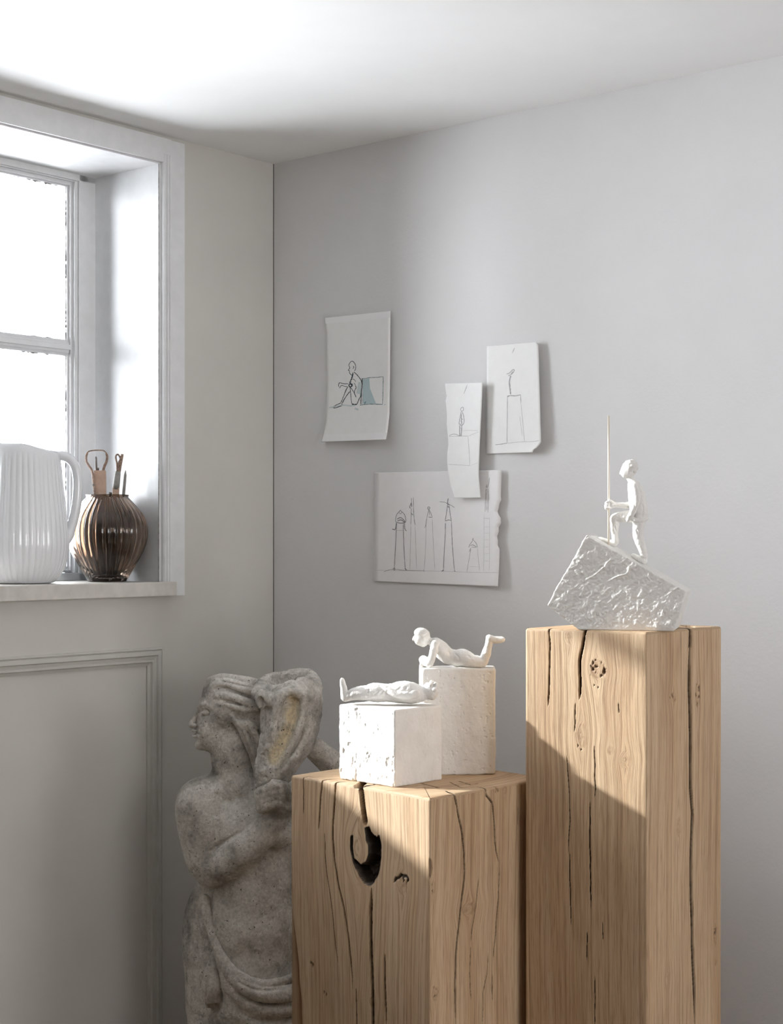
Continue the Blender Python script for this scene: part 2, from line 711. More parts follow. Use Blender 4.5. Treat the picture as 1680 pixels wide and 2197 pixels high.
# ---------------------------------------------------------------- the window
win = empty('window_1', left_pt((T_L + T_R) / 2, 0.1, SILL_Z), kind='structure')
wp = M['white_paint']
# reveal lining: jambs and head
mb = MB()
mb.lbox(T_R - 0.004, T_R + 0.0, -0.001, W_FR, SILL_Z, HEAD_Z)
mb.lbox(T_L, T_L + 0.004, -0.001, W_FR, SILL_Z, HEAD_Z)
mb.lbox(T_L, T_R, -0.001, W_FR, HEAD_Z - 0.004, HEAD_Z)
mb.build('reveal_lining', wp, win)
# outer frame
t_fr = on_left(170, W_FR)                     # inner edge of the frame on the right
fw = T_R - t_fr
t_post = -0.69
FZ0, FZ1 = SILL_Z, HEAD_Z
mb = MB()
mb.lbox(t_fr, T_R, W_FR, W_FR + 0.06, FZ0, FZ1)
mb.lbox(T_L, T_L + fw * 0.6, W_FR, W_FR + 0.06, FZ0, FZ1)
mb.lbox(T_L, T_R, W_FR, W_FR + 0.06, FZ1 - 0.02, FZ1)
mb.lbox(T_L, T_R, W_FR, W_FR + 0.06, FZ0, FZ0 + 0.02)
mb.lbox(t_post - 0.025, t_post + 0.025, W_FR - 0.004, W_FR + 0.06, FZ0, FZ1)
mb.build('window_frame', wp, win, bevel=0.002)

# sashes
zm0, zm1 = left_z(110, 757, W_FR), left_z(110, 722, W_FR)     # the glazing bar
zg0 = left_z(150, 1216, W_FR)                                  # foot of the lower pane


def moulded_bar(mb, p0, p1, xdir, width, w0, steps):
    """bar from p0 to p1; the profile steps back towards the pane on the xdir side(s)"""
    ax = p1 - p0
    mb.slab(p0 - xdir * (width / 2), xdir * width, -B * 0.034, ax)


glass_mat, nt, bs = new_mat('window_glass')
nt.nodes.remove(bs)
tr = N(nt, 'ShaderNodeBsdfTransparent')
gl = N(nt, 'ShaderNodeBsdfGlossy')
gl.inputs['Roughness'].default_value = 0.03
tr.inputs[0].default_value = (0.93, 0.95, 0.965, 1)
mx = N(nt, 'ShaderNodeMixShader')
lw = N(nt, 'ShaderNodeFresnel')
lw.inputs[0].default_value = 1.4
nt.links.new(lw.outputs[0], mx.inputs[0])
nt.links.new(tr.outputs[0], mx.inputs[1])
nt.links.new(gl.outputs[0], mx.inputs[2])
nt.links.new(mx.outputs[0], [n for n in nt.nodes if n.type == 'OUTPUT_MATERIAL'][0].inputs[0])
M['glass'] = glass_mat


def sash(t0, t1, g0, g1, bz0, bz1):
    """t0..t1 outer edges, g0..g1 the glass"""
    z0, z1 = FZ0 + 0.02, FZ1 - 0.02
    gz1 = FZ1 - 0.035
    wS = W_FR + 0.004
    mb = MB()
    def fr(a0, a1, b0, b1, c0, c1, d0, d1, wa, wb):
        """rectangular ring: outer a0..a1 x c0..c1, inner b0..b1 x d0..d1"""
        mb.lbox(a0, b0, wa, wb, c0, c1)
        mb.lbox(b1, a1, wa, wb, c0, c1)
        mb.lbox(b0, b1, wa, wb, c0, d0)
        mb.lbox(b0, b1, wa, wb, d1, c1)
    e = (t1 - g1)
    fr(t0, t1, g0 - 0.004 - e * .45, g1 + e * .50, z0, z1, zg0 - 0.018, gz1 + 0.012, wS, W_GL + 0.02)
    fr(g0 - e * .6, g1 + e * .62, g0 - 0.004, g1 + e * .2, z0 + 0.001, z1 - 0.001, zg0 - 0.008, gz1 + 0.004, wS + 0.010, W_GL + 0.018)
    fr(g0 - e * .3, g1 + e * .3, g0, g1, z0 + 0.002, z1 - 0.002, zg0, gz1, wS + 0.018, W_GL + 0.016)
    mb.lbox(g0, g1, wS + 0.018, W_GL + 0.016, bz0, bz1)
    mb.lbox(g0, g1, wS + 0.010, W_GL + 0.016, bz0 + 0.007, bz1 - 0.007)
    mb.lbox(g0, g1, wS + 0.002, W_GL + 0.016, bz0 + 0.014, bz1 - 0.014)
    s = mb.build('sash', wp, win, bevel=0.0025)
    for (a, b) in ((zg0, bz0), (bz1, gz1)):
        g = MB()
        g.lbox(g0 - 0.003, g1 + 0.003, W_GL, W_GL + 0.003, a - 0.003, b + 0.003)
        g.build('pane', M['glass'], s)
        # ragged old putty line around the pane
        rng = random.Random(int(a * 1000))
        pt = MB()
        def rag(p, q, inward, n=90):
            rows = [[], []]
            for i in range(n + 1):
                f = i / n
                c = p + (q - p) * f
                wd = max(0.0, rng.gauss(0.0012, 0.0010)) * (0.5 + 0.9 * (math.sin(f * 17 + a * 9) > -0.2))
                rows[0].append(c)
                rows[1].append(c + inward * wd)
            pt.grid(rows)
        wq = W_GL - 0.0008
        rag(left_pt(g1, wq, a), left_pt(g1, wq, b), -A)
        rag(left_pt(g0, wq, a), left_pt(g1, wq, a), UP)
        rag(left_pt(g0, wq, b), left_pt(g1, wq, b), -UP)
        pt.build('putty_line', M['putty'], s)


gR1 = on_left(141, W_GL)
sash(t_post + 0.02, t_fr - 0.001, t_post + 0.07, gR1, zm0, zm1)
sash(T_L + fw * 0.6 + 0.001, t_post - 0.02, T_L + fw * 0.6 + 0.05, t_post - 0.07, zm0 + 0.055, zm1 + 0.045)

# casing around the opening: moulded inner strip and flat outer strip
tm0, tm1, tf1 = on_left(346, -0.012), on_left(368, -0.012), on_left(396.5, -0.006)
cz0 = left_z(392, 1277)
mb = MB()
def casing_profile(tt0, tt1, sgn):
    n = 24
    pr = []
    for i in range(n + 1):
        x = i / n
        hgt = 0.010 + 0.006 * math.sin(min(1, x / 0.3) * math.pi) * (x < 0.3) + 0.007 * (math.sin((x - 0.3) / 0.42 * math.pi) if 0.3 <= x < 0.72 else 0) + 0.004 * (x >= 0.72)
        pr.append((tt0 + (tt1 - tt0) * x, hgt))
    return pr
pr = casing_profile(T_R, tm1, 1)
rows = []
for z in (SILL_Z, HEAD_Z + 0.02):
    rows.append([left_pt(T_R, 0, z)] + [left_pt(t, -hh, z) for t, hh in pr] + [left_pt(tm1, 0, z)])
mb.grid(rows)
mb.lbox(tm1, tf1, -0.006, 0.0, cz0, CEIL - 0.01)
mb.lbox(T_L - 0.05, T_L, -0.012, 0.0, cz0, CEIL - 0.01)
mb.lbox(T_L, tm1, -0.012, 0.0, HEAD_Z, CEIL - 0.01)
mb.build('casing', wp, win)
# fine open joint between lining and casing
mb = MB()
mb.lbox(T_R - 0.0062, T_R - 0.0036, -0.0006, 0.0006, SILL_Z, HEAD_Z)
mb.build('joint', M['putty'], win)
# sill board
ts1 = on_left(380.5, -0.03)
zs0 = SILL_Z - 0.0355
mb = MB()
mb.lbox(T_L - 0.02, T_R - 0.001, 0.0, W_FR + 0.02, zs0, SILL_Z)
mb.lbox(T_L - 0.05, ts1, -0.03, 0.0, zs0, SILL_Z)
mb.build('window_sill', M['sill_paint'], win, bevel=0.002)

# ---------------------------------------------------------------- panel below the window
def panel():
    tR = on_left(350, -0.012)
    zT = left_z(346, 1388.5, -0.012)
    wd = on_left(350, -0.01) - on_left(315, 0)
    tL = T_L - 0.02
    prof = [(0, 0), (0.0, 0.010), (0.10, 0.013), (0.16, 0.010), (0.20, 0.015), (0.42, 0.016), (0.48, 0.011), (0.62, 0.009),
            (0.66, 0.013), (0.78, 0.013), (0.84, 0.007), (1.0, 0.004), (1.0, 0.0)]
    rows = []
    for tt, zz, ix, iz in ((tR, 0.12, -1, 0), (tR, zT, -1, -1), (tL, zT, 1, -1), (tL, 0.12, 1, 0)):
        rows.append([left_pt(tt, 0, zz) + (A * ix + UP * iz) * (x * wd) + B * y for x, y in prof])
    mb = MB()
    mb.grid(rows)
    tag(mb.build('trim_1', M['trim_paint']), kind='structure')


panel()

# unseen block added outside to keep sun off the right-hand sash and back wall
mb = MB()
sd = np.array([-0.95, 0.23, 0.0]) / 0.9774
sp = np.array([0.23, 0.95, 0.0]) / 0.9774
e0 = left_pt(t_post + 0.05, W_GL, 0)
mb.slab(e0 + sd * 5.5 - UP * 0.5, sp * 0.68, sd * 0.5, UP * 5.5)
tag(mb.build('sun_blocker', M['outside']), kind='structure')
# ---------------------------------------------------------------- oak blocks
def oak_block(name, F, L, R, px_top, faces, label, fine=0.0008):
    """F, L, R: top corners in plan (front, left, right); top from the picture height of the front corner.
    faces: picture-space marks on the left-front face, the right-front face and the top"""
    F, L, R = (np.array([*p, 0.0]) for p in (F, L, R))
    Bk = L + R - F
    ztop = CAMZ - (px_top - HOR) / FPX * F[1]
    cen = (L + R) / 2
    rr = 0.004
    # columns round the block, starting at L: L->F (fine), F->R (fine), R->Bk, Bk->L
    loop, nrm, sface, fid = [], [], [], []
    sides = [(L, F, 0), (F, R, 1), (R, Bk, 2), (Bk, L, 3)]
    for p, q, i in sides:
        ln = np.linalg.norm(q - p)
        ax = (q - p) / ln
        n = np.cross(ax, UP)
        if np.dot(n, (p + q) / 2 - cen) < 0:
            n = -n
        step = fine if i < 2 else 0.012
        m = int((ln - 2 * rr) / step)
        for k in range(m + 1):
            s = rr + (ln - 2 * rr) * k / m
            loop.append(p + ax * s)
            nrm.append(n)
            sface.append(s)
            fid.append(i)
        # rounded arris
        q2 = sides[(i + 1) % 4]
        ax2 = (q2[1] - q2[0]) / np.linalg.norm(q2[1] - q2[0])
        n2 = np.cross(ax2, UP)
        if np.dot(n2, (q2[0] + q2[1]) / 2 - cen) < 0:
            n2 = -n2
        for k in (1, 2, 3):
            f = k / 4
            a0, a2 = q - ax * rr, q + ax2 * rr
            loop.append(a0 * (1 - f) ** 2 + q * 2 * f * (1 - f) + a2 * f * f)
            nn = n * (1 - f) + n2 * f
            nrm.append(nn / np.linalg.norm(nn))
            sface.append(ln - rr + f * rr if f < 0.5 else f * rr)
            fid.append(i if f < 0.5 else (i + 1) % 4)
    loop, nrm, sface, fid = map(np.array, (loop, nrm, sface, fid))
    K = len(loop)
    # rows: fine where the picture shows them
    zlow = max(0.02, ztop - 0.93)
    zs = [0.0] + list(np.linspace(0.0, zlow, 10)[1:-1]) + list(np.arange(zlow, ztop - 0.005, 0.0019)) + [ztop - 0.0045]
    zs = np.array(zs)
    Z = np.repeat(zs[:, None], K, 1)
    X = loop[None, :, :].repeat(len(zs), 0)
    S = sface[None, :].repeat(len(zs), 0)
    FI = fid[None, :].repeat(len(zs), 0)
    depth = np.zeros_like(Z)
    crack = np.zeros_like(Z)
    knot = np.zeros_like(Z)
    warp = np.zeros_like(Z)
    lens = [np.linalg.norm(q - p) for p, q, _ in sides]
    slen = np.cumsum([0] + lens)
    gx = S + slen[FI] * 1.0 + FI * 0.37

    def to_sz(face, px, py):
        p, q, _ = sides[face]
        ax = (q - p) / np.linalg.norm(q - p)
        n = np.cross(ax, UP)
        P = on_plane(px, py, p, n)
        return float(np.dot(P - p, ax)), float(P[2])

    for face in (0, 1):
        mk = faces[face]
        sel = FI == face
        s, z = S[sel], Z[sel]
        dp, ck, kt, wp_ = np.zeros_like(s), np.zeros_like(s), np.zeros_like(s), np.zeros_like(s)
        for pts, wpx, dep in mk.get('cracks', []):
            poly = [to_sz(face, *p) for p in pts]
            jit = 0.0011 * fbm(np.stack([s * 0, z, z * 0 + len(poly)], 1), 45, 2, 3 + len(pts))
            d, f = polydist(s + jit, z, poly)
            hw = wpx * 0.72 * 0.00088 * (np.clip(np.minimum(f, 1 - f) * 9, 0, 1) ** 0.6 if mk.get('taper', True) else 1)
            hw = np.where((f < 0.05) & (poly[0][1] > ztop - 0.03), wpx * 0.72 * 0.00088, hw)
            prof = np.clip(1.25 - d / (hw + 1e-6), 0, 1)
            dp = np.maximum(dp, dep * np.sqrt(np.clip(prof, 0, 1)))
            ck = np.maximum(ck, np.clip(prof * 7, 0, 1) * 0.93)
        for (px, py, ru, rv, str_) in mk.get('knots', []):
            k0 = to_sz(face, px, py)
            ru, rv = ru * 0.00088, rv * 0.00088
            du, dv = (s - k0[0]), (z - k0[1])
            rad = np.sqrt((du / ru) ** 2 + (dv / rv) ** 2)
            # the grain parts round the knot; inside it the rings are concentric
            push = np.sign(du) * ru * 0.85 * np.exp(-(dv / (rv * 2.6)) ** 2) * np.exp(-(np.abs(du) / (ru * 3.2)))
            wp_ -= push
            ins = np.clip(1.35 - rad, 0, 1)
            wp_ += ins * (rad * ru * 1.5 - du)
            mott = np.clip(fbm(np.stack([s, z, s * 0], 1), 170, 3, int(px)) * 2.2 + 0.1, 0, 1)
            kt = np.maximum(kt, np.clip(ins * 2, 0, 1) * (0.25 + 0.75 * mott) * str_)
            kt = np.maximum(kt, np.exp(-((rad - 1) / 0.12) ** 2) * 0.55 * str_)
            pit = np.clip((mott - 0.70) * 5, 0, 1) * np.clip(ins * 3, 0, 1)
            dp = np.maximum(dp, pit * 0.0025 * (str_ > 0.5))
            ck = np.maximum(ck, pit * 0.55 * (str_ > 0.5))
        for (px, py, r) in mk.get('holes', []):
            k0 = to_sz(face, px, py)
            d = np.hypot(s - k0[0], (z - k0[1]) * 0.8) / (r * 0.00088)
            m_ = np.clip(1.6 - d, 0, 1)
            dp = np.maximum(dp, m_ * 0.006)
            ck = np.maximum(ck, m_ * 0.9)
        for outer, inner, dep in mk.get('cavity', []):
            po = np.array([to_sz(face, *p) for p in outer])
            rag = 0.0016 * fbm(np.stack([s, z, s * 0], 1), 120, 3, 5)
            do, _ = polydist(s, z, [tuple(p) for p in np.vstack([po, po[:1]])])
            do = np.where(inside_poly(s, z, po), do, -do) + rag
            m_ = np.clip(do / 0.002 + 0.3, 0, 1)
            if inner:
                pi = np.array([to_sz(face, *p) for p in inner])
                di, _ = polydist(s, z, [tuple(p) for p in np.vstack([pi, pi[:1]])])
                di = np.where(inside_poly(s, z, pi), di, -di) + rag
                m_ = m_ * np.clip(-di / 0.0035, 0, 1)
            rough = 0.72 + 0.5 * fbm(np.stack([s, z, s * 0], 1), 70, 3, 9)
            dp = np.maximum(dp, dep * m_ * rough)
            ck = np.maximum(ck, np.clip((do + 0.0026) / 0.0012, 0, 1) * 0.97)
        for (py0, py1, wd) in mk.get('wane', []):
            z0_, z1_ = to_sz(face, 640, py0)[1], to_sz(face, 640, py1)[1]
            w_ = wd * np.clip((z0_ - z) / (z0_ - z1_), 0, 1.3) * (1 + 0.25 * fbm(np.stack([z, z * 0, z * 0], 1), 14, 2, 4))
            dp = np.maximum(dp, 0.62 * np.clip(w_ - s, 0, 1))
        for outer, dep in mk.get('chips', []):
            po = np.array([to_sz(face, *p) for p in outer])
            do, _ = polydist(s, z, [tuple(p) for p in np.vstack([po, po[:1]])])
            m_ = np.clip(np.where(inside_poly(s, z, po), do, -do) / 0.003, 0, 1)
            dp = np.maximum(dp, dep * m_)
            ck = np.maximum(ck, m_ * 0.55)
        depth[sel], crack[sel], knot[sel], warp[sel] = dp, ck, kt, wp_
    # slightly uneven sawn face
    wob = 0.0011 * fbm(np.stack([gx.ravel() * 6, Z.ravel() * 1.5, gx.ravel() * 0], 1), 1.0, 3, 11).reshape(Z.shape)
    P = X - nrm[None] * (depth + wob)[:, :, None]
    P[:, :, 2] = Z
    along = Z
    grain = gx + warp + 0.012 * fbm(np.stack([gx.ravel(), Z.ravel() * 1.3, gx.ravel() * 0], 1), 2.0, 2, 21).reshape(Z.shape)
    # top: rounded rim, then shrinking loops to the middle
    top_rows, tg, ta, tc = [], [], [], []
    base = P[-1].copy()
    qs = [0.0] + list(np.linspace(0.02, 1.0, 110))
    ctr = np.array([cen[0], cen[1], 0.0])
    toploop = X[-1] - nrm * 0.0
    for j, q in enumerate(qs):
        inset = 0.0015 if j == 0 else 0.0042
        rim = toploop - nrm * (inset + depth[-1][:, None] * (0.9 if j < 12 else 0.5 * max(0, 1 - (j - 12) / 12)))
        rim[:, 2] = 0
        pt = ctr + (rim - ctr) * (1 - q * 0.9985)
        pt[:, 2] = ztop - (0.0012 if j == 0 else 0.0)
        ck = np.zeros(K)
        for pts, wpx, dep in faces[2].get('cracks', []):
            poly = []
            for p in pts:
                w = on_plane(p[0], p[1], np.array([0, 0, ztop]), UP)
                poly.append((w[0], w[1]))
            d, f = polydist(pt[:, 0], pt[:, 1], poly)
            hw = wpx * 0.72 * 0.00088 * 2.2
            prof = np.clip(1.3 - d / hw, 0, 1)
            pt[:, 2] -= dep * prof ** 0.5
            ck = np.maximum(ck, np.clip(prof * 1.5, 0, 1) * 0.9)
        top_rows.append(pt)
        pith = ctr + (L - F) * 0.9
        tg.append(np.hypot(pt[:, 0] - pith[0], pt[:, 1] - pith[1]) * 1.3)
        ta.append(np.arctan2(pt[:, 1] - pith[1], pt[:, 0] - pith[0]) * 0.35)
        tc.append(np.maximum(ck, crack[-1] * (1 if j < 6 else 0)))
    nz = len(zs)
    allP = np.concatenate([P.reshape(-1, 3), np.concatenate(top_rows)])
    rows = nz + len(qs)
    idx = np.arange(rows * K).reshape(rows, K)
    nxt = np.roll(idx, -1, 1)
    Q = np.stack([idx[:-1].ravel(), nxt[:-1].ravel(), nxt[1:].ravel(), idx[1:].ravel()], 1)
    g = np.concatenate([grain.ravel(), np.concatenate(tg)])
    a_ = np.concatenate([along.ravel(), np.concatenate(ta)])
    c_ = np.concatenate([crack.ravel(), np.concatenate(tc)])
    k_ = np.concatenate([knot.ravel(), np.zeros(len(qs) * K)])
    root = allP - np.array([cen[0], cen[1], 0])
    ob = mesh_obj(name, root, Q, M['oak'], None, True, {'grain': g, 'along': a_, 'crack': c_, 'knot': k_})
    ob.location = (float(cen[0]), float(cen[1]), 0.0)
    tag(ob, label, 'wooden block', 'oak display blocks')
    return ob, ztop


SF, SL, SR = (0.0702, 2.9), (-0.2020, 3.195), (0.3126, 3.163)
TF, TL, TR = (0.4715, 2.927), (0.2600, 3.076), (0.6540, 3.1426)
short_left = {
    'cracks': [
        ([(651, 1668), (652, 1700), (651, 1745)], 1.6, .006),
        ([(692, 1674), (689, 1700), (686, 1740), (684, 1778)], 2.6, .012),
        ([(720, 1678), (718, 1720), (715, 1760), (714, 1800), (718, 1850), (727, 1905), (737, 1945), (746, 2000), (753, 2060), (757, 2120)], 3.0, .014),
        ([(697, 1785), (697, 1830), (702, 1880), (711, 1935), (716, 1990), (725, 2065)], 1.4, .005),
        ([(774, 1687), (777, 1715), (781, 1745), (785, 1772)], 9.0, .022),
        ([(797, 1905), (796, 1950), (795, 2000), (797, 2060), (799, 2146), (799, 2230)], 6.0, .018),
        ([(826, 2046), (825, 2090), (827, 2130), (829, 2200)], 3.0, .010),
        ([(764, 2120), (766, 2210)], 2.2, .008),
        ([(845, 1893), (849, 1885), (855, 1884), (861, 1877), (866, 1881), (872, 1880), (876, 1887), (873, 1893)], 3.6, .005),
        ([(861, 1878), (867, 1888), (865, 1893)], 2.2, .003),
    ],
    'knots': [(768, 1820, 38, 66, 0.0), (862, 1893, 16, 22, 0.45), (800, 2150, 9, 8, .4)],
    'holes': [(667, 2066, 2.2), (671, 2070, 2.4), (695, 2128, 1.6), (700, 2133, 1.6), (848, 1890, 1.8), (872, 1895, 1.2)],
    'cavity': [([(783, 1778), (792, 1775), (799, 1790), (808, 1797), (814, 1793), (817, 1812), (817, 1840), (812, 1872), (802, 1892), (793, 1900), (781, 1893), (768, 1872), (757, 1845), (752, 1820), (753, 1795), (757, 1793), (756, 1822), (760, 1842), (774, 1856), (786, 1850), (791, 1832), (791, 1812), (786, 1803)],
                None, .045)],
    'wane': [(1925, 2146, 0.040)],
}
short_right = {
    'cracks': [
        ([(974, 1703), (982, 1740), (990, 1780), (996, 1830), (998, 1870), (992, 1915), (987, 1960), (982, 2010), (978, 2060), (977, 2110), (978, 2200)], 3.2, .012),
        ([(1042, 1690), (1043, 1705), (1056, 1722), (1061, 1770), (1064, 1822), (1070, 1850)], 2.6, .010),
        ([(1073, 1840), (1071, 1900), (1067, 1960), (1063, 2015), (1058, 2060)], 2.2, .009),
        ([(1027, 1880), (1022, 1940), (1012, 2000), (1010, 2020)], 1.5, .005),
        ([(1048, 2045), (1045, 2090), (1037, 2130), (1036, 2200)], 1.6, .006),
        ([(1010, 2030), (1008, 2090), (1011, 2146)], 1.3, .004),
        ([(1112, 1730), (1112, 1770)], 1.5, .005),
        ([(1056, 2090), (1057, 2146)], 1.8, .006),
    ],
    'knots': [(1066, 1694, 5, 6, .8), (1083, 1696, 6, 7, .9), (1006, 1950, 20, 12, .5), (933, 2132, 9, 13, .6), (1055, 2118, 4, 6, .7), (930, 1904, 5, 12, .6)],
    'holes': [(1064, 1690, 1.3), (1069, 1697, 1.4), (1063, 1699, 1)],
    'chips': [([(922, 1838), (927, 1846), (929, 1862), (926, 1878), (923, 1890), (920, 1870)], .006)],
}
short_top = {'cracks': [([(770, 1686), (779, 1680), (790, 1676)], 5.0, .012), ([(905, 1681), (925, 1686), (940, 1690)], 1.6, .004),
                        ([(985, 1676), (1010, 1684), (1024, 1681)], 1.6, .004), ([(965, 1678), (990, 1690), (1012, 1688)], 1.2, .003)]}
short_block, Z_SHORT = oak_block('oak_block', SF, SL, SR, 1713.2, (short_left, short_right, short_top),
                                 'short thick oak block with a dark split hole in its face')
tall_left = {
    'cracks': [
        ([(1178, 1352), (1180, 1385), (1180, 1430), (1178, 1475), (1176, 1515)], 2.4, .010),
        ([(1256, 1354), (1250, 1385), (1244, 1420), (1245, 1460), (1243, 1500)], 4.0, .014),
        ([(1235, 1510), (1234, 1545), (1232, 1570)], 1.4, .004),
        ([(1275, 1600), (1277, 1680), (1276, 1710)], 1.2, .003),
        ([(1216, 1620), (1221, 1690), (1223, 1760), (1218, 1830)], 1.2, .003),
        ([(1266, 1720), (1265, 1800), (1266, 1880), (1268, 1950)], 2.0, .007),
        ([(1222, 1830), (1223, 1900), (1225, 1985)], 1.5, .005),
        ([(1292, 1980), (1293, 2015)], 1.3, .004),
        ([(1259, 2000), (1259, 2060)], 1.3, .004),
        ([(1275, 2095), (1276, 2146), (1276, 2200)], 1.4, .005),
        ([(1327, 1510), (1328, 1530)], 1.2, .003),
    ],
    'knots': [(1281, 1435, 16, 18, .85), (1297, 1441, 6, 7, .8), (1219, 1365, 10, 14, .5), (1247, 1578, 13, 24, .5), (1340, 1630, 12, 14, .25), (1310, 1610, 8, 8, .25)],
    'holes': [(1275, 1470, 1), (1283, 1475, 1), (1247, 1608, 1), (1240, 1600, 1)],
}
tall_right = {
    'cracks': [([(1482, 1345), (1480, 1400), (1479, 1470), (1481, 1540), (1482, 1620), (1482, 1690), (1486, 1740), (1484, 1800), (1483, 1900), (1485, 1980), (1487, 2060), (1490, 2120), (1492, 2220)], 8.0, .016)],
    'knots': [(1445, 1497, 10, 9, .55), (1497, 1490, 9, 22, .55), (1456, 1774, 10, 18, .5), (1535, 2006, 6, 20, .85), (1536, 2064, 4, 8, .6), (1432, 2100, 9, 12, .3)],
    'holes': [(1438, 1496, 1.2), (1447, 1502, 1.2), (1494, 1492, 1.4), (1502, 1497, 1.2), (1535, 2003, 1.6), (1533, 2014, 1.4)],
}
tall_block, Z_TALL = oak_block('oak_block', TF, TL, TR, 1356.4, (tall_left, tall_right, {'cracks': [([(1482, 1346), (1478, 1344), (1470, 1342)], 5, .01)]}),
                               'tall slender oak block standing right of the short one, sunlit at the top')
# ---------------------------------------------------------------- things on the window sill
def ceramic():
    m, nt, bs = new_mat('white_glazed_porcelain')
    bs.inputs['Base Color'].default_value = (0.80, 0.81, 0.83, 1)
    bs.inputs['Roughness'].default_value = 0.22
    bs.inputs['Coat Weight'].default_value = 0.5
    bs.inputs['Coat Roughness'].default_value = 0.08
    return m


def brown_glass():
    m, nt, bs = new_mat('smoky_brown_glass')
    bs.inputs['Base Color'].default_value = (0.44, 0.33, 0.26, 1)
    bs.inputs['Roughness'].default_value = 0.02
    bs.inputs['IOR'].default_value = 1.5
    bs.inputs['Transmission Weight'].default_value = 1.0
    return m


M['porcelain'] = ceramic()
M['brown_glass'] = brown_glass()


def lathe(profile, ribs=0, depth=0.0, seg=None, fade=None, cols=None):
    """rings (r, z) turned round the z axis, with rounded ribs; returns verts and quads"""
    seg = seg or max(96, ribs * 10)
    V = []
    n = len(profile)
    for j, (r, z) in enumerate(profile):
        f = fade(j / (n - 1)) if fade else 1.0
        for k in range(seg):
            a = 2 * math.pi * k / seg
            rr = r
            if ribs:
                rr = r - depth * f * (1 - abs(math.cos(a * ribs / 2)) ** 0.9)
            V.append((rr * math.cos(a), rr * math.sin(a), z))
    F = [(j * seg + k, j * seg + (k + 1) % seg, (j + 1) * seg + (k + 1) % seg, (j + 1) * seg + k) for j in range(n - 1) for k in range(seg)]
    return V, F, seg


def smooth_profile(pts, n=7):
    return [tuple(p) for p in catmull([np.array(p, float) for p in pts], n)]


# jug
JY = 3.775
js = JY / FPX
jc = at(48, HOR, JY)
jug = empty('jug', (jc[0], jc[1], SILL_Z), 'white ribbed porcelain jug with a loop handle at the left end of the window sill', 'jug')
prof = [(0, 0), (40, 0), (60, 0.5), (68, 4), (80, 17), (92, 40), (98, 72), (98.5, 95), (96, 130), (91, 175), (86, 222), (82, 260), (78, 280), (73, 288), (70, 289),
        (67, 286), (72, 260), (80, 200), (88, 120), (86, 60), (60, 14), (0, 10)]
prof = [prof[0], prof[1]] + smooth_profile(prof[2:20], 6)[1:] + [prof[-2], prof[-1]]
P = [(r * js, z * js) for r, z in prof]
V, F, seg = lathe(P, 44, 0.0021, fade=lambda f: min(1, max(0, (f - 0.06) * 14)) * (1 if f < 0.50 else max(0, 1 - (f - 0.50) * 16)))
# the lip is drawn out and up into a spout on the far left
Vn = []
for x, y, z in V:
    q = max(0.0, (z / js - 215) / 75)
    if q > 0:
        a = math.atan2(y, x)
        c = max(0.0, math.cos(a - math.radians(188))) ** 3
        k = q * q
        rise = min(1.0, max(0.0, (0.95 - math.cos(a)) / 0.75))
        x, y, z = x + k * c * 24 * js * math.cos(math.radians(188)), y + k * c * 24 * js * math.sin(math.radians(188)), z + k * c * 10 * js + k * js * (12 * rise * rise * (3 - 2 * rise) - 5)
    Vn.append((x, y, z))
V = [np.array(v) + [jc[0], jc[1], SILL_Z] for v in Vn]
mesh_obj('body', np.array(V), np.array(F), M['porcelain'], jug, True)
hd = []
ux = np.array([0.985, 0.17, 0])
for u, v in ((58, 978), (78, 974), (98, 981), (110, 995), (116, 1020), (116.5, 1050), (113, 1085), (106, 1118), (97, 1145), (88, 1160)):
    hd.append(np.array([jc[0], jc[1], 0]) + ux * u * js + UP * (SILL_Z + (1250 - v) * js))
hd = catmull(hd, 6)
nn = len(hd)
V, F = tube(hd, [js * (7.5 + i * 0.4 if i < 9 else 10.5 if i < nn - 8 else 12) for i in range(nn)], 20, flat=(np.array([-0.17, 0.985, 0]), 1.35))
mesh_obj('handle', np.array(V), F, M['porcelain'], jug, True)

# vase
VY = 3.955
vs_ = VY / FPX
vc = at(230, HOR, VY)
out = [(0, 0), (38, 0), (41, 1), (58.5, 31), (73.5, 57), (84, 83), (86.8, 109), (83, 130), (76, 145), (66, 158), (55, 170), (48, 177.5), (45, 181), (46, 184.5), (46.5, 186)]
out = [out[0], out[1]] + smooth_profile(out[2:], 8)
inn = [(43.5, 186), (41.5, 180), (46, 175), (62, 157), (72, 144), (79, 129), (82, 109), (79, 84), (69, 58), (54, 33), (38, 14), (0, 11)]
inn = smooth_profile(inn[:-1], 6) + [inn[-1]]
n_out = len(out)
seg = 36 * 12
V = []
allp = [(r, z, True) for r, z in out] + [(r, z, False) for r, z in inn]
for r, z, o in allp:
    f = min(1, max(0, (z - 2) / 18)) * min(1, max(0, (183 - z) / 8)) if o else 0.0
    for k in range(seg):
        a = 2 * math.pi * k / seg
        rr = r - f * 2.4 * (1 - abs(math.cos(a * 18)) ** 0.8) * (0.45 + 0.55 * r / 87)
        V.append((rr * vs_ * math.cos(a), rr * vs_ * math.sin(a), z * vs_))
n = len(allp)
F = [(j * seg + k, j * seg + (k + 1) % seg, (j + 1) * seg + (k + 1) % seg, (j + 1) * seg + k) for j in range(n - 1) for k in range(seg)]
vase = mesh_obj('vase', np.array(V), np.array(F), M['brown_glass'], None, True)
vase.location = (vc[0], vc[1], SILL_Z + 0.0003)
tag(vase, 'round ribbed vase of smoky brown glass holding tools on the sill', 'vase')

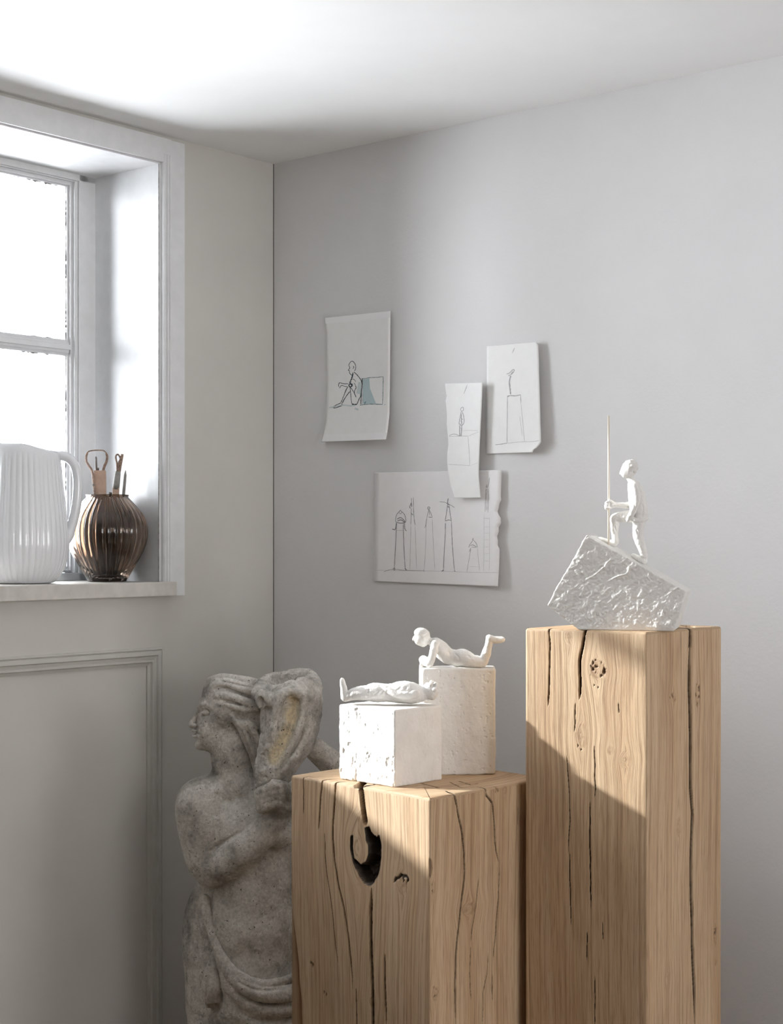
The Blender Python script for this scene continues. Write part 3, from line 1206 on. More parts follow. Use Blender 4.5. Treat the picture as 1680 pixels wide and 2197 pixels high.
# tools standing in the vase
M['tool_wood'] = paint('tool_wood', (0.44, 0.30, 0.22), 0.12, 0.6, 60, 0.3, 200, 0.0004)
M['leather'] = paint('worn_leather', (0.23, 0.15, 0.11), 0.6, 0.6, 260, 0.5, 260, 0.0006)
M['iron'] = paint('grey_iron', (0.22, 0.205, 0.19), 0.2, 0.45, 90, 0.3, 260, 0.0004)
M['rust'] = paint('dark_rusty_iron', (0.10, 0.085, 0.075), 0.3, 0.6, 90, 0.4, 260, 0.0004)
vf = Frame(230, VY)
floor_v = 1250 - 12.5


def vpt(u, v, w=0.0):
    return vf([[u, v, w]])[0]


def bar(name, pts, mat, parent, seg=12, flat=None):
    """tube through (u, v, w, radius) in vase units"""
    P = [vpt(*p[:3]) for p in pts]
    V, F = tube(P, [p[3] * vf.s for p in pts], seg, flat)
    return mesh_obj(name, np.array(V), F, mat, parent, True)


def plank(name, c, half, mat, parent, bev=0.0012):
    """flat bar between two (u, v, w) ends: half = (width, thickness)"""
    a, b = vpt(*c[0]), vpt(*c[1])
    mb = MB()
    q = []
    for p, f in ((a, 1.0), (b, c[2] if len(c) > 2 else 1.0)):
        x, y = vf.R * half[0] * vf.s * f, vf.T * half[1] * vf.s
        q.append([p - x - y, p + x - y, p + x + y, p - x + y])
    mb.hexa(q[0] + q[1])
    return mb.build(name, mat, parent, False, bev)


t1 = empty('strap_tool', vpt(216, floor_v, 2), 'flat wooden tool with a wide leather strap loop on top, in the brown vase', 'tool')
plank('handle', ((219, floor_v - 1, 6), (214.5, 1010, 4)), (13, 6.5), M['tool_wood'], t1)
lp = catmull([(203, 1062, 12), (200.5, 1040, 13), (197.5, 1013, 12), (190, 1000, 10), (185, 990, 8), (185.5, 977, 5), (191, 969, 3), (203, 966.5, 2), (214, 966, 1), (224, 967.5, 0), (230.5, 977, -1), (229.5, 990, -2), (225, 1001, -3), (222.5, 1012, -3), (222, 1032, -3)], 6)
mb = MB()
rows = [[], [], [], []]
for i, p in enumerate(lp):
    p = np.array(p)
    a, b = np.array(lp[max(i - 1, 0)]), np.array(lp[min(i + 1, len(lp) - 1)])
    t = (b - a) / np.linalg.norm(b - a)
    side = np.array([-t[1], t[0], 0.0])
    wd = np.array([0, 0, 1.0]) * 5.5 + side * 0.0
    th = side * 1.0
    tw = 2.6 * (1 if p[1] > 972 else 0.3)
    for r, o in zip(rows, (wd + th + side * tw, wd - th + side * tw * .2, -wd - th - side * tw * .2, -wd + th - side * tw)):
        r.append(vpt(*(p + o)))
rows.append(rows[0])
mb.grid(rows)
mb.build('strap', M['leather'], t1, True)
V, F = tube([vpt(200.8, 1041, 19.2), vpt(200.8, 1041, 20.8)], 2.6 * vf.s, 14)
mesh_obj('rivet', np.array(V), F, M['iron'], t1, True)

t2 = empty('metal_rod', vpt(204, floor_v, -20), 'thin dark metal rod showing inside the leather strap loop', 'rod')
bar('shaft', [(204, floor_v - 1, -20, 2.6), (207, 1008, -10, 2.6), (206.4, 982, -9, 2.0), (206, 979, -9, 0.8)], M['rust'], t2)
bar('collar', [(208.4, 1009, -10, 4.6), (208.2, 1003.5, -10, 4.6)], M['rust'], t2)

t3 = empty('loop_tool', vpt(243, floor_v, 4), 'clay modelling tool with a bent wire loop and grey ferrule, right of the strap tool', 'tool')
plank('handle', ((243, floor_v - 1, 4), (248.6, 1047, 2)), (7.2, 6), M['tool_wood'], t3)
bar('ferrule', [(248.2, 1050, 2, 7.4), (250, 1034, 2, 7.2), (252, 1016, 1, 6.6), (252.8, 1011, 1, 5.2)], M['iron'], t3, 14)
lp = catmull([(251.5, 1014, 1, 2.6), (251, 1003, 1, 2.4), (250, 992, 1, 2.1), (248, 981, 1, 2.0), (250, 975.5, 1, 1.9), (254, 976, 1, 1.9), (258, 984, 0, 2.2), (254.5, 994, 0, 2.4), (253.5, 1014, 0, 2.6)], 6)
bar('wire_loop', [tuple(p) for p in lp], M['leather'], t3, 10, (vf.T, 2.0))
bar('blade', [(255, 1013, -1, 3.6), (258, 996, -1, 3.4), (261, 980, -1, 3.2), (262, 974, -1, 3.0)], M['leather'], t3, 10, (vf.T, 1.3))

t4 = bar('pointed_stick', [(257, floor_v - 1, -8, 3.6), (264, 1064, -14, 3.8), (267, 1030, -15, 3.8), (268.2, 1018, -15, 3.3), (269, 1008, -15, 0.6)], M['iron'], None)
tag(t4, 'slim grey pointed stick leaning at the right side of the vase mouth', 'stick')
t5 = bar('short_stub', [(228, floor_v - 1, -14, 3.6), (236, 1064, -10, 3.8), (237, 1056, -10, 3.6)], M['rust'], None)
tag(t5, 'short dark stub barely showing above the vase rim, between the two larger tools', 'stick')
# ---------------------------------------------------------------- sketches on the back wall
def paper_mat(name, col):
    m, nt, bs = new_mat(name)
    c = coords(nt)
    nt.links.new(ramp(nt, noise(nt, c, 40, 4), [(0.3, tuple(x * 0.97 for x in col)), (0.7, col)]), bs.inputs['Base Color'])
    bs.inputs['Roughness'].default_value = 0.75
    bump(nt, bs, noise(nt, c, 500, 3), 0.12, 0.0003)
    return m


M['paper'] = paper_mat('drawing_paper', (0.90, 0.895, 0.885))
M['paper_lilac'] = paper_mat('sketchbook_paper', (0.91, 0.89, 0.895))
M['tape'] = paper_mat('masking_tape', (0.93, 0.925, 0.93))
M['pencil'] = plain('pencil_line', (0.27, 0.265, 0.28), 0.8)
M['pencil_soft'] = plain('soft_pencil_line', (0.44, 0.435, 0.445), 0.8)
M['pencil_faint'] = plain('faint_pencil_line', (0.57, 0.56, 0.57), 0.8)
M['ink'] = plain('dark_ink', (0.035, 0.055, 0.065), 0.6)
M['ink_teal'] = plain('teal_ink', (0.10, 0.20, 0.22), 0.7)
M['wash'] = plain('pale_teal_wash', (0.50, 0.62, 0.645), 0.8)
M['wash_pale'] = plain('paler_teal_wash', (0.62, 0.69, 0.70), 0.8)


class Sheet:
    """paper outlined by a left and a right edge in the picture (top to bottom) with a curl off the wall"""
    def __init__(self, left, right, curl, base=0.0015):
        self.left, self.right, self.curl, self.base = left, right, curl, base
        self.y0 = (left[0][1] + right[0][1]) / 2
        self.y1 = (left[-1][1] + right[-1][1]) / 2

    def edge(self, pts, b):
        """point at fraction b of the picture height along an edge"""
        ys = [p[1] for p in pts]
        v = ys[0] + (ys[-1] - ys[0]) * b
        return float(np.interp(v, ys, [p[0] for p in pts])), v

    def off(self, u, v):
        b = min(1, max(0, (v - self.y0) / (self.y1 - self.y0)))
        l, r = self.edge(self.left, b), self.edge(self.right, b)
        a = (u - l[0]) / (r[0] - l[0] + 1e-6)
        return self.base + self.curl(a, b)

    def pt(self, u, v, lift=0.0):
        return on_back(u, v, self.off(u, v) + lift)

    def build(self, name, mat, label, na=24, nb=120):
        mb = MB()
        rows = []
        for j in range(nb + 1):
            b = j / nb
            l, r = self.edge(self.left, b), self.edge(self.right, b)
            rows.append([self.pt(l[0] + (r[0] - l[0]) * i / na, l[1] + (r[1] - l[1]) * i / na) for i in range(na + 1)])
        mb.grid(rows)
        o = mb.build(name, mat, None, True)
        s = o.modifiers.new('thickness', 'SOLIDIFY')
        s.thickness = 0.0005
        s.offset = 0.0
        tag(o, label, 'drawing', 'sketches taped to the back wall')
        self.ob = o
        return o

    def draw(self, name, mat, strokes, lift=0.0006, smooth=True):
        """strokes: (points in the picture, line width in picture units); strokes that lie together make one part"""
        left, groups = list(strokes), []
        bb = lambda st: (min(q[0] for q in st[0]) - 4, max(q[0] for q in st[0]) + 4, min(q[1] for q in st[0]) - 4, max(q[1] for q in st[0]) + 4)
        near = lambda m, n: m[0] < n[1] and n[0] < m[1] and m[2] < n[3] and n[2] < m[3]
        while left:
            g, grew = [left.pop(0)], True
            while grew:
                grew = False
                for st in list(left):
                    if any(near(bb(st), bb(o)) for o in g):
                        g.append(st)
                        left.remove(st)
                        grew = True
            groups.append(g)
        for g in groups:
            self.ribbons(name, mat, g, lift, smooth)

    def ribbons(self, name, mat, strokes, lift, smooth):
        mb = MB()
        rng = random.Random(len(strokes))
        for pts, wd in strokes:
            if smooth and len(pts) > 2:
                P = catmull([np.array(p, float) for p in pts], 6)
            else:
                P = []
                for a, b in zip(pts, pts[1:]):
                    n = max(2, int(math.hypot(b[0] - a[0], b[1] - a[1]) / 6))
                    P += [np.array(a, float) + (np.array(b, float) - np.array(a, float)) * i / n for i in range(n)]
                P.append(np.array(pts[-1], float))
            rows = [[], []]
            n = len(P)
            for i, p in enumerate(P):
                t = P[min(i + 1, n - 1)] - P[max(i - 1, 0)]
                t = t / (np.linalg.norm(t) + 1e-9)
                s = np.array([-t[1], t[0]])
                w = wd * 0.6 * (0.75 + 0.5 * rng.random()) * (1 if 0 < i < n - 1 else 0.5)
                p = p + s * rng.uniform(-0.15, 0.15)
                rows[0].append(self.pt(*(p - s * w), lift))
                rows[1].append(self.pt(*(p + s * w), lift))
            mb.grid(rows)
        return mb.build(name, mat, self.ob)

    def fill(self, name, mat, poly, lift=0.0004, n=10):
        """wash of colour: four-sided patch (two edges, top to bottom)"""
        l, r = poly
        mb = MB()
        rows = []
        for j in range(n + 1):
            k = j / n * (len(l) - 1)
            i = min(int(k), len(l) - 2)
            f = k - i
            a = np.array(l[i]) * (1 - f) + np.array(l[i + 1]) * f
            k = j / n * (len(r) - 1)
            i = min(int(k), len(r) - 2)
            f = k - i
            b = np.array(r[i]) * (1 - f) + np.array(r[i + 1]) * f
            rows.append([self.pt(*(a + (b - a) * q / 6), lift) for q in range(7)])
        mb.grid(rows)
        return mb.build(name, mat, self.ob)


def crop(x0, y0, k):
    return lambda *pts: [(x0 + p[0] / k, y0 + p[1] / k) for p in pts]


# 1: seated man drawn in ink and teal wash
c1 = crop(670, 650, 6.865)
s1 = Sheet([(697.5, 682), (700, 720), (701.5, 800), (701, 860), (698, 905), (690, 948)],
           [(837.5, 667.5), (837, 760), (836.5, 830), (835.5, 888), (832, 920), (828, 943)],
           lambda a, b: 0.004 + 0.004 * a * (1 - b) + 0.030 * max(0, b - 0.55) ** 2 * 5 * (0.35 + 0.65 * a) * 0.9 + 0.004 * math.sin(b * 3.1) * (a - .4))
s1.build('sketch_sheet', M['paper'], 'paper with an ink drawing of a seated man leaning on a teal-washed box')
top_ = [(697.5, 682.5), (837.5, 668)], [(698.3, 695), (837.3, 681)]
s1.fill('tape_strip', M['tape'], ([(697.6, 682.4), (698.4, 694.5)], [(837.4, 668.2), (837.2, 681.5)]), 0.0005)
s1.fill('tape_strip', M['tape'], ([(694.6, 932.5), (690.5, 947.4)], [(830.3, 928), (828.2, 942.6)]), 0.0005)
s1.draw('ink_drawing', M['ink'], [
    (c1((570, 862), (548, 890), (538, 920), (548, 940), (553, 958), (530, 990), (548, 1000), (550, 1030), (575, 1060), (598, 1055)), 1.0),
    (c1((570, 862), (592, 858), (622, 885), (640, 930), (635, 975), (622, 1005)), 1.1),
    (c1((600, 930), (612, 945), (600, 970)), 1.0), (c1((604, 1022), (592, 1050), (580, 1110), (562, 1150), (575, 1165)), 1.2),
    (c1((612, 1015), (660, 1060), (700, 1110), (722, 1150), (730, 1200)), 1.3), (c1((600, 1040), (585, 1100), (570, 1140)), 2.0),
    (c1((730, 1130), (733, 1200), (722, 1290), (712, 1370), (688, 1420), (658, 1490)), 1.2), (c1((734, 1110), (728, 1250), (720, 1400), (716, 1495)), 1.4),
    (c1((548, 1160), (560, 1180), (540, 1210), (555, 1235), (590, 1220), (560, 1195)), 1.8), (c1((560, 1190), (590, 1200), (570, 1235)), 1.6),
    (c1((530, 1190), (480, 1192), (440, 1185), (405, 1175), (388, 1200), (390, 1235)), 1.1), (c1((530, 1240), (470, 1225), (430, 1215), (410, 1240), (400, 1255)), 1.0),
    (c1((520, 1240), (490, 1300), (455, 1390), (420, 1475)), 1.2), (c1((553, 1305), (510, 1360), (470, 1420), (440, 1480)), 1.3),
    (c1((555, 1240), (565, 1330), (575, 1430), (582, 1485)), 1.0), (c1((555, 1235), (590, 1280), (620, 1330), (645, 1390)), 1.2),
    (c1((582, 1488), (620, 1497), (658, 1492)), 2.0), (c1((640, 1225), (645, 1250), (625, 1290), (622, 1330)), 1.1),
    (c1((420, 1475), (370, 1495), (325, 1520), (300, 1540), (340, 1545), (400, 1525), (440, 1508), (430, 1480)), 1.2), (c1((590, 1120), (620, 1130), (640, 1160)), .8),
    (c1((612, 1180), (630, 1200), (638, 1230)), .9)])
s1.draw('teal_outline', M['ink_teal'], [
    (c1((728, 1112), (760, 1115), (850, 1100), (960, 1095), (1048, 1085)), 0.9), (c1((1045, 1085), (1042, 1200), (1040, 1350), (1035, 1495)), 0.9),
    (c1((700, 1508), (770, 1495), (860, 1490), (950, 1492), (1035, 1495)), 1.1), (c1((745, 1120), (745, 1300), (742, 1490)), 0.7), (c1((770, 1490), (785, 1455), (770, 1475)), .9)])
s1.fill('wash_patch', M['wash'], (c1((750, 1125), (750, 1300), (745, 1485)), c1((840, 1110), (850, 1260), (940, 1485))), 0.00035)
s1.fill('wash_patch', M['wash_pale'], (c1((680, 1165), (668, 1230), (650, 1330)), c1((715, 1165), (722, 1240), (712, 1350))), 0.0003)
s1.draw('ground_wash', M['wash_pale'], [(c1((245, 1542), (330, 1530), (450, 1505), (560, 1515), (640, 1505)), 2.2), (c1((625, 1555), (650, 1560), (680, 1575)), 3.0), (c1((1050, 1495), (1085, 1500)), 1.2)])

# 2: narrow torn slip, standing figure on a block
c2 = crop(790, 720, 3.995)
s2l = c2((660, 412), (664, 470), (674, 520), (664, 560), (672, 620), (676, 700), (674, 760), (680, 820), (686, 880), (688, 940), (680, 1000), (677, 1080), (682, 1150), (690, 1220), (706, 1300), (735, 1392))
s2r = c2((980, 402), (976, 520), (968, 700), (958, 900), (951, 1080), (948, 1200), (955, 1290), (965, 1392))
s2 = Sheet(s2l, s2r, lambda a, b: 0.003 + 0.012 * a * a * (1 - 0.4 * b) + 0.007 * b * b * (1 - a) + 0.005 * b, 0.006)
s2.build('sketch_sheet', M['paper'], 'narrow torn paper slip with a pencil figure standing on a block, overlapping the widest sheet')
s2.draw('pencil_drawing', M['pencil_soft'], [
    (c2((805, 612), (792, 630), (800, 648), (816, 640), (815, 618), (805, 612)), 1.0), (c2((798, 650), (790, 690), (780, 740), (778, 760)), 1.2), (c2((806, 655), (818, 690), (822, 740), (812, 765)), 1.2),
    (c2((795, 660), (800, 720), (800, 762)), 1.4), (c2((780, 755), (800, 770), (812, 760)), 1.4), (c2((785, 765), (784, 820), (786, 862)), 1.6), (c2((802, 765), (800, 820), (796, 862)), 1.6),
    (c2((765, 858), (800, 862)), 1.6), (c2((790, 700), (812, 720)), 1.2), (c2((788, 730), (808, 745)), 1.0), (c2((788, 790), (800, 800)), 1.2), (c2((692, 858), (730, 845), (770, 850)), 0.9)])
s2.draw('block_lines', M['pencil_faint'], [
    (c2((692, 865), (760, 862), (862, 862)), 0.8), (c2((855, 866), (862, 950), (872, 1110)), 0.8), (c2((684, 1103), (770, 1108), (880, 1115)), 0.7), (c2((862, 860), (900, 845), (945, 825)), 0.6),
    (c2((810, 815), (880, 812), (945, 815)), 0.5), (c2((880, 1112), (940, 1090)), 0.5), (c2((850, 420), (820, 500)), 1.3)], 0.0005)

# 3: sheet with a clipped lower corner, bird-like figure on a tall plinth
s3l = c2((1017, 92), (1017, 300), (1016, 600), (1015, 850), (1015, 1015))
s3r = c2((1440, 55), (1456, 80), (1462, 200), (1470, 500), (1478, 800), (1482, 915), (1462, 940), (1440, 962), (1415, 978), (1408, 1001))
s3 = Sheet(s3l, s3r, lambda a, b: 0.003 + 0.016 * a ** 3 * (0.55 + 0.45 * b))
s3.build('sketch_sheet', M['paper'], 'right-hand paper with a clipped corner and a bird-headed pencil figure on a tall plinth')
s3.draw('pencil_drawing', M['pencil_soft'], [
    (c2((1185, 330), (1210, 322), (1240, 292), (1252, 298), (1230, 330), (1200, 345)), 1.2), (c2((1222, 330), (1240, 310)), 1.6), (c2((1222, 345), (1212, 380), (1210, 420), (1216, 460), (1220, 505)), 2.0), (c2((1212, 400), (1216, 440)), 2.2),
    (c2((1190, 518), (1225, 515), (1265, 516), (1308, 508)), 1.6), (c2((1195, 528), (1212, 512)), 1.5), (c2((1193, 520), (1192, 700), (1189, 925)), 1.0), (c2((1306, 512), (1309, 580)), 1.2),
    (c2((1088, 936), (1140, 930), (1190, 922)), 1.3)])
s3.draw('plinth_lines', M['pencil_faint'], [(c2((1309, 580), (1325, 740), (1340, 912)), 0.8), (c2((1190, 922), (1300, 912), (1400, 908), (1470, 900)), 0.7), (c2((1235, 150), (1255, 105)), 1.6), (c2((1300, 690), (1320, 860)), .6)], 0.0005)

# 4: wide sheet with figures on stilts, torn at the right
s4l = c2((55, 1175), (54, 1400), (52, 1700), (50, 1900), (48, 2107))
s4r = c2((1143, 1152), (1142, 1230), (1139, 1300), (1136, 1370), (1140, 1410), (1124, 1440), (1118, 1475), (1108, 1510), (1120, 1540), (1135, 1565), (1136, 1610), (1118, 1640), (1118, 1680), (1104, 1720), (1112, 1760), (1110, 1800), (1126, 1830), (1124, 1900), (1120, 2000), (1110, 2150))
s4 = Sheet(s4l, s4r, lambda a, b: 0.002 + 0.011 * a ** 4 * (0.5 + 0.6 * b) + 0.007 * max(0, b - 0.8) * (0.4 + a))
s4.build('sketch_sheet', M['paper_lilac'], 'widest paper, torn at the right edge, with a row of pencil figures on stilts')
s4.draw('pencil_drawing', M['pencil'], [
    (c2((275, 1495), (265, 1515), (275, 1528), (288, 1515), (275, 1495)), 0.8), (c2((272, 1500), (242, 1540), (235, 1590), (250, 1605)), 1.0), (c2((282, 1505), (312, 1535), (322, 1580), (318, 1605)), 1.0),
    (c2((245, 1575), (275, 1560), (300, 1575), (318, 1600)), 1.3), (c2((250, 1590), (280, 1580), (310, 1598)), 1.6), (c2((240, 1600), (280, 1608), (322, 1600)), 1.3), (c2((240, 1605), (232, 1660), (205, 1658)), 1.4), (c2((310, 1605), (316, 1660), (330, 1675)), 1.3),
    (c2((244, 1605), (240, 1670), (232, 1850), (222, 2000)), 1.0), (c2((302, 1605), (302, 1680), (308, 1850), (318, 2005)), 1.1), (c2((210, 2005), (225, 1990), (228, 2008), (215, 2010)), 1.1), (c2((312, 1995), (330, 2010), (318, 2012)), 1.4),
    (c2((370, 1390), (372, 1450), (370, 1470)), 0.8), (c2((388, 1385), (388, 1470)), 0.9), (c2((370, 1430), (356, 1470), (365, 1480)), 1.2), (c2((368, 1435), (375, 1465)), 1.6), (c2((370, 1480), (368, 1560), (364, 1620)), 0.9), (c2((388, 1470), (392, 1550), (402, 1625)), 0.9), (c2((372, 1525), (385, 1540)), 1.6),
    (c2((685, 1395), (680, 1440), (690, 1450)), 1.4), (c2((610, 1424), (650, 1428), (680, 1440), (710, 1455), (742, 1475)), 0.8), (c2((684, 1430), (672, 1510), (660, 1590)), 1.0), (c2((692, 1440), (700, 1510), (712, 1585)), 1.0), (c2((660, 1590), (690, 1580), (714, 1588)), 1.1), (c2((684, 1460), (690, 1475)), 1.6),
    (c2((662, 1605), (660, 1700), (652, 1850), (645, 2010)), 1.0), (c2((712, 1590), (718, 1720), (725, 1850), (740, 2020)), 1.0), (c2((630, 2022), (645, 2008), (642, 2020)), 1.2), (c2((735, 2015), (748, 2022)), 1.1)])
s4.draw('pencil_drawing', M['pencil_soft'], [
    (c2((518, 1465), (510, 1480), (520, 1490), (528, 1476), (518, 1465)), 1.5), (c2((518, 1490), (508, 1540), (502, 1565)), 1.1), (c2((522, 1490), (540, 1530), (548, 1560)), 1.1), (c2((515, 1555), (548, 1560)), 1.5), (c2((502, 1565), (494, 1620), (485, 1650)), 1.2), (c2((520, 1495), (528, 1540)), 1.5),
    (c2((900, 1735), (895, 1750), (905, 1752)), 1.5), (c2((898, 1755), (872, 1790), (862, 1815)), 1.1), (c2((906, 1755), (928, 1785), (936, 1815)), 1.1), (c2((875, 1800), (900, 1795), (930, 1815)), 1.4), (c2((885, 1812), (925, 1818)), 1.4), (c2((880, 1820), (866, 1855)), 1.3),
    (c2((880, 1830), (862, 1930), (846, 2025)), 0.8), (c2((475, 2005), (480, 2025)), 1.3), (c2((135, 2025), (180, 2008), (230, 2004), (320, 2012), (480, 2015)), 0.9), (c2((1018, 1275), (1012, 1300), (1026, 1295)), 1.2), (c2((1040, 1215), (1035, 1260), (1024, 1300)), 0.9), (c2((1012, 1310), (1005, 1400), (1002, 1510)), 1.0), (c2((1025, 1310), (1030, 1400), (1026, 1515)), 0.9)])
s4.draw('stilt_lines', M['pencil_faint'], [
    (c2((366, 1625), (362, 1800), (358, 2005)), 0.8), (c2((402, 1630), (408, 1800), (416, 2000)), 0.8), (c2((498, 1570), (492, 1800), (482, 2005)), 0.8), (c2((550, 1570), (558, 1780), (572, 2008)), 0.8),
    (c2((936, 1820), (945, 1920), (955, 2020)), 0.7), (c2((60, 2010), (300, 2015), (640, 2020), (900, 2030), (1115, 2032)), 0.6), (c2((995, 1530), (992, 1750), (990, 2020)), 0.5), (c2((1040, 1560), (1042, 1780), (1038, 2020)), 0.5),
    (c2((990, 1565), (1045, 1568)), .6), (c2((992, 1640), (1040, 1640)), .4), (c2((992, 1690), (1040, 1695)), .4), (c2((992, 1750), (1040, 1748)), .4), (c2((992, 1810), (1040, 1812)), .4), (c2((992, 1870), (1040, 1868)), .4), (c2((992, 1930), (1040, 1935)), .4),
    (c2((1008, 1320), (1018, 1420), (1014, 1500)), 1.0), (c2((870, 1980), (945, 1982)), .5), (c2((245, 1670), (300, 1672)), .8)], 0.0005)
# ---------------------------------------------------------------- white plaster sculptures
def plan_box(clay, quad, v0, v1, rnd=1.6):
    """upright block with a four-cornered plan given as (u, w), clockwise seen from above"""
    c = np.mean(np.array(quad), 0)
    pl = [((0, v0, 0), (0, -1, 0)), ((0, v1, 0), (0, 1, 0))]
    for i in range(4):
        a, b = np.array(quad[i]), np.array(quad[(i + 1) % 4])
        n = np.array([b[1] - a[1], -(b[0] - a[0])])
        if np.dot(n, (a + b) / 2 - c) < 0:
            n = -n
        pl.append(((a[0], 0, a[1]), (n[0], 0, n[1])))
    clay.planes(pl, rnd)


def to_uw(fr, pts):
    out = []
    for p in pts:
        d = np.array([p[0], p[1], 0]) - np.array([fr.O[0], fr.O[1], 0])
        out.append((fr.px + float(np.dot(d, fr.R)) / fr.s, float(np.dot(d, fr.T)) / fr.s))
    return out


def vof(fr, z):
    return HOR - (z - CAMZ) / fr.s


# --- cube with a person lying on it
fA = Frame(840, 3.06)
def pl_at(px, Y):
    p = at(px, HOR, Y)
    return (p[0], p[1])
cf, cl, cr_ = np.array(pl_at(847, 3.028)), np.array(pl_at(727, 3.138)), np.array(pl_at(948.5, 3.132))
cb = cl + cr_ - cf
qA = to_uw(fA, [cf, cl, cb, cr_])
vb = vof(fA, Z_SHORT) + 0.0
ztopA = CAMZ - (1523.5 - HOR) / FPX * cf[1]
vt = vof(fA, ztopA)
rootA = empty('plaster_sculpture', ((cl[0] + cr_[0]) / 2, (cl[1] + cr_[1]) / 2, Z_SHORT), 'white plaster sculpture of a person lying flat on a rough cube', 'sculpture', 'white plaster sculptures on the oak blocks')
C = Clay((715, vt - 6, min(q[1] for q in qA) - 8), (962, vb + 4, max(q[1] for q in qA) + 8), 1.1)
plan_box(C, qA, vt, vb, 2.2)
nl = np.array([cl[1] - cf[1], -(cl[0] - cf[0])])
lf = lambda P: np.clip(1 - np.abs((P[:, 0] - qA[1][0]) / (qA[0][0] - qA[1][0] + 1e-6) - 0.0) * 0, 0, 1) * np.where(P[:, 0] < qA[0][0] - 1, 1.0, 0.35) * np.where(P[:, 1] > vt + 1.5, 1, 0.3)
C.noise(0.035, 1.1, 3, 4)
C.noise(0.11, 2.6, 3, 8, mask=lf, pits=True, scale=(1, 0.6, 1))
C.noise(0.28, 0.55, 2, 9, mask=lf)
clay_obj('cube_base', C, fA, M['plaster'], rootA)
w0 = (qA[1][1] + qA[3][1]) / 2          # the body lies across, left corner to right corner
C = Clay((715, 1450, w0 - 50), (955, vt + 6, w0 + 60), 0.8)
g = vt                                     # top surface
wx = lambda u: w0 + (u - 838) * 0.06 + 8
def lp_(u, v, w, r):
    return (u, v + 0, wx(u) + w, r)
# trunk and hips
C.path([lp_(905, 1497, 0, 14), lp_(885, 1494, 0, 20), lp_(862, 1491, 0, 20), lp_(840, 1494, 0, 17), lp_(815, 1493, 0, 17), lp_(797, 1492, 0, 17)], 6)
C.ell((872, 1494, wx(872)), (34, 22, 30), 8)
C.ell((806, 1494, wx(806)), (30, 18, 26), 8)
# legs side by side, feet up
for sgn in (-1, 1):
    C.path([lp_(805, 1495, 10 * sgn, 15), lp_(780, 1494, 10 * sgn, 14), lp_(765, 1495, 9 * sgn, 12.5), lp_(748, 1500, 8 * sgn, 9.5), lp_(738, 1504, 8 * sgn, 7.5)], 3)
    C.path([lp_(737, 1504, 8 * sgn, 7.5), lp_(735.5, 1488, 8.5 * sgn, 6), lp_(733, 1474, 9 * sgn, 5), lp_(731, 1465, 9.5 * sgn, 3.4)], 3)
# arms folded over the belly
for sgn in (-1, 1):
    C.path([lp_(893, 1494, 22 * sgn, 9), lp_(868, 1497, 27 * sgn, 8), lp_(845, 1493, 25 * sgn, 7), lp_(825, 1484, 14 * sgn, 6.5), lp_(812, 1480, 5 * sgn, 5.5), lp_(805, 1481, 2 * sgn, 4)], 2.5)
# neck and head, tipped back, with short hair
C.cap(lp_(905, 1497, 0, 0)[:3], lp_(915, 1495, 0, 0)[:3], 11, 9, 5)
C.ell((922, 1489, wx(922)), (15, 18, 15), 4, rot=25)
C.ell((929, 1492, wx(929)), (13, 17, 15), 4)
C.cap(lp_(918, 1473, 0, 0)[:3], lp_(914, 1480, 0, 0)[:3], 3, 4, 3)
for q in ((928, 1470, 0, 5), (936, 1473, 6, 5), (938, 1480, 9, 5), (934, 1484, 13, 5), (938, 1490, 6, 5), (926, 1474, 9, 5), (933, 1478, -8, 6)):
    C.ell((q[0], q[1], wx(q[0]) + q[2]), (q[3], q[3], q[3]), 2.5)
# cloth folds
for q in (((812, 1487), (800, 1496)), ((822, 1486), (812, 1497)), ((832, 1484), (826, 1494)), ((862, 1478), (850, 1488)), ((872, 1477), (868, 1486)), ((884, 1482), (876, 1490)), ((792, 1483), (785, 1493))):
    C.dent([(q[0][0], q[0][1]), ((q[0][0] + q[1][0]) / 2 + 1, (q[0][1] + q[1][1]) / 2), q[1]], 2.2, 1.8)
C.planes([((0, g + 0.8, 0), (0, -1, 0))], 0, 3, sub=True)
C.noise(0.06, 1.0, 3, 31)
C.noise(0.22, 0.6, 2, 32)
clay_obj('lying_figure', C, fA, M['plaster'], rootA)

# --- upright block with a person lying prone
fB = Frame(985, 3.2)
b0, b1 = np.array(pl_at(905.5, 3.188)), np.array(pl_at(1063.5, 3.198))
ax_ = (b1 - b0) / np.linalg.norm(b1 - b0)
back = np.array([-ax_[1], ax_[0]]) * 0.07
qB = to_uw(fB, [b0, b0 + back, b1 + back + ax_ * 0.006, b1])
vb = vof(fB, Z_SHORT)
ztB = CAMZ - (1434 - HOR) / FPX * 3.193
vt = vof(fB, ztB)
mB = (b0 + b1 + back) / 2
rootB = empty('plaster_sculpture', (mB[0], mB[1], Z_SHORT), 'white plaster sculpture of a person lying prone, feet raised, on an upright block', 'sculpture', 'white plaster sculptures on the oak blocks')
C = Clay((895, vt - 6, min(q[1] for q in qB) - 8), (1080, vb + 4, max(q[1] for q in qB) + 8), 1.2)
plan_box(C, qB, vt, vb, 2.6)
C.noise(0.02, 1.4, 2, 5)
C.noise(0.055, 1.3, 3, 7, scale=(1, 0.8, 1))
C.noise(0.16, 1.5, 3, 8, pits=True, mask=lambda P: np.where(P[:, 1] > vt + 2, 1, 0.3))
clay_obj('block_base', C, fB, M['plaster'], rootB)
wB = np.mean([q[1] for q in qB]) + 6
C = Clay((878, 1335, wB - 55), (1092, 1452, wB + 60), 0.8)
def bp(u, v, w, r):
    return (u, v, wB + w, r)
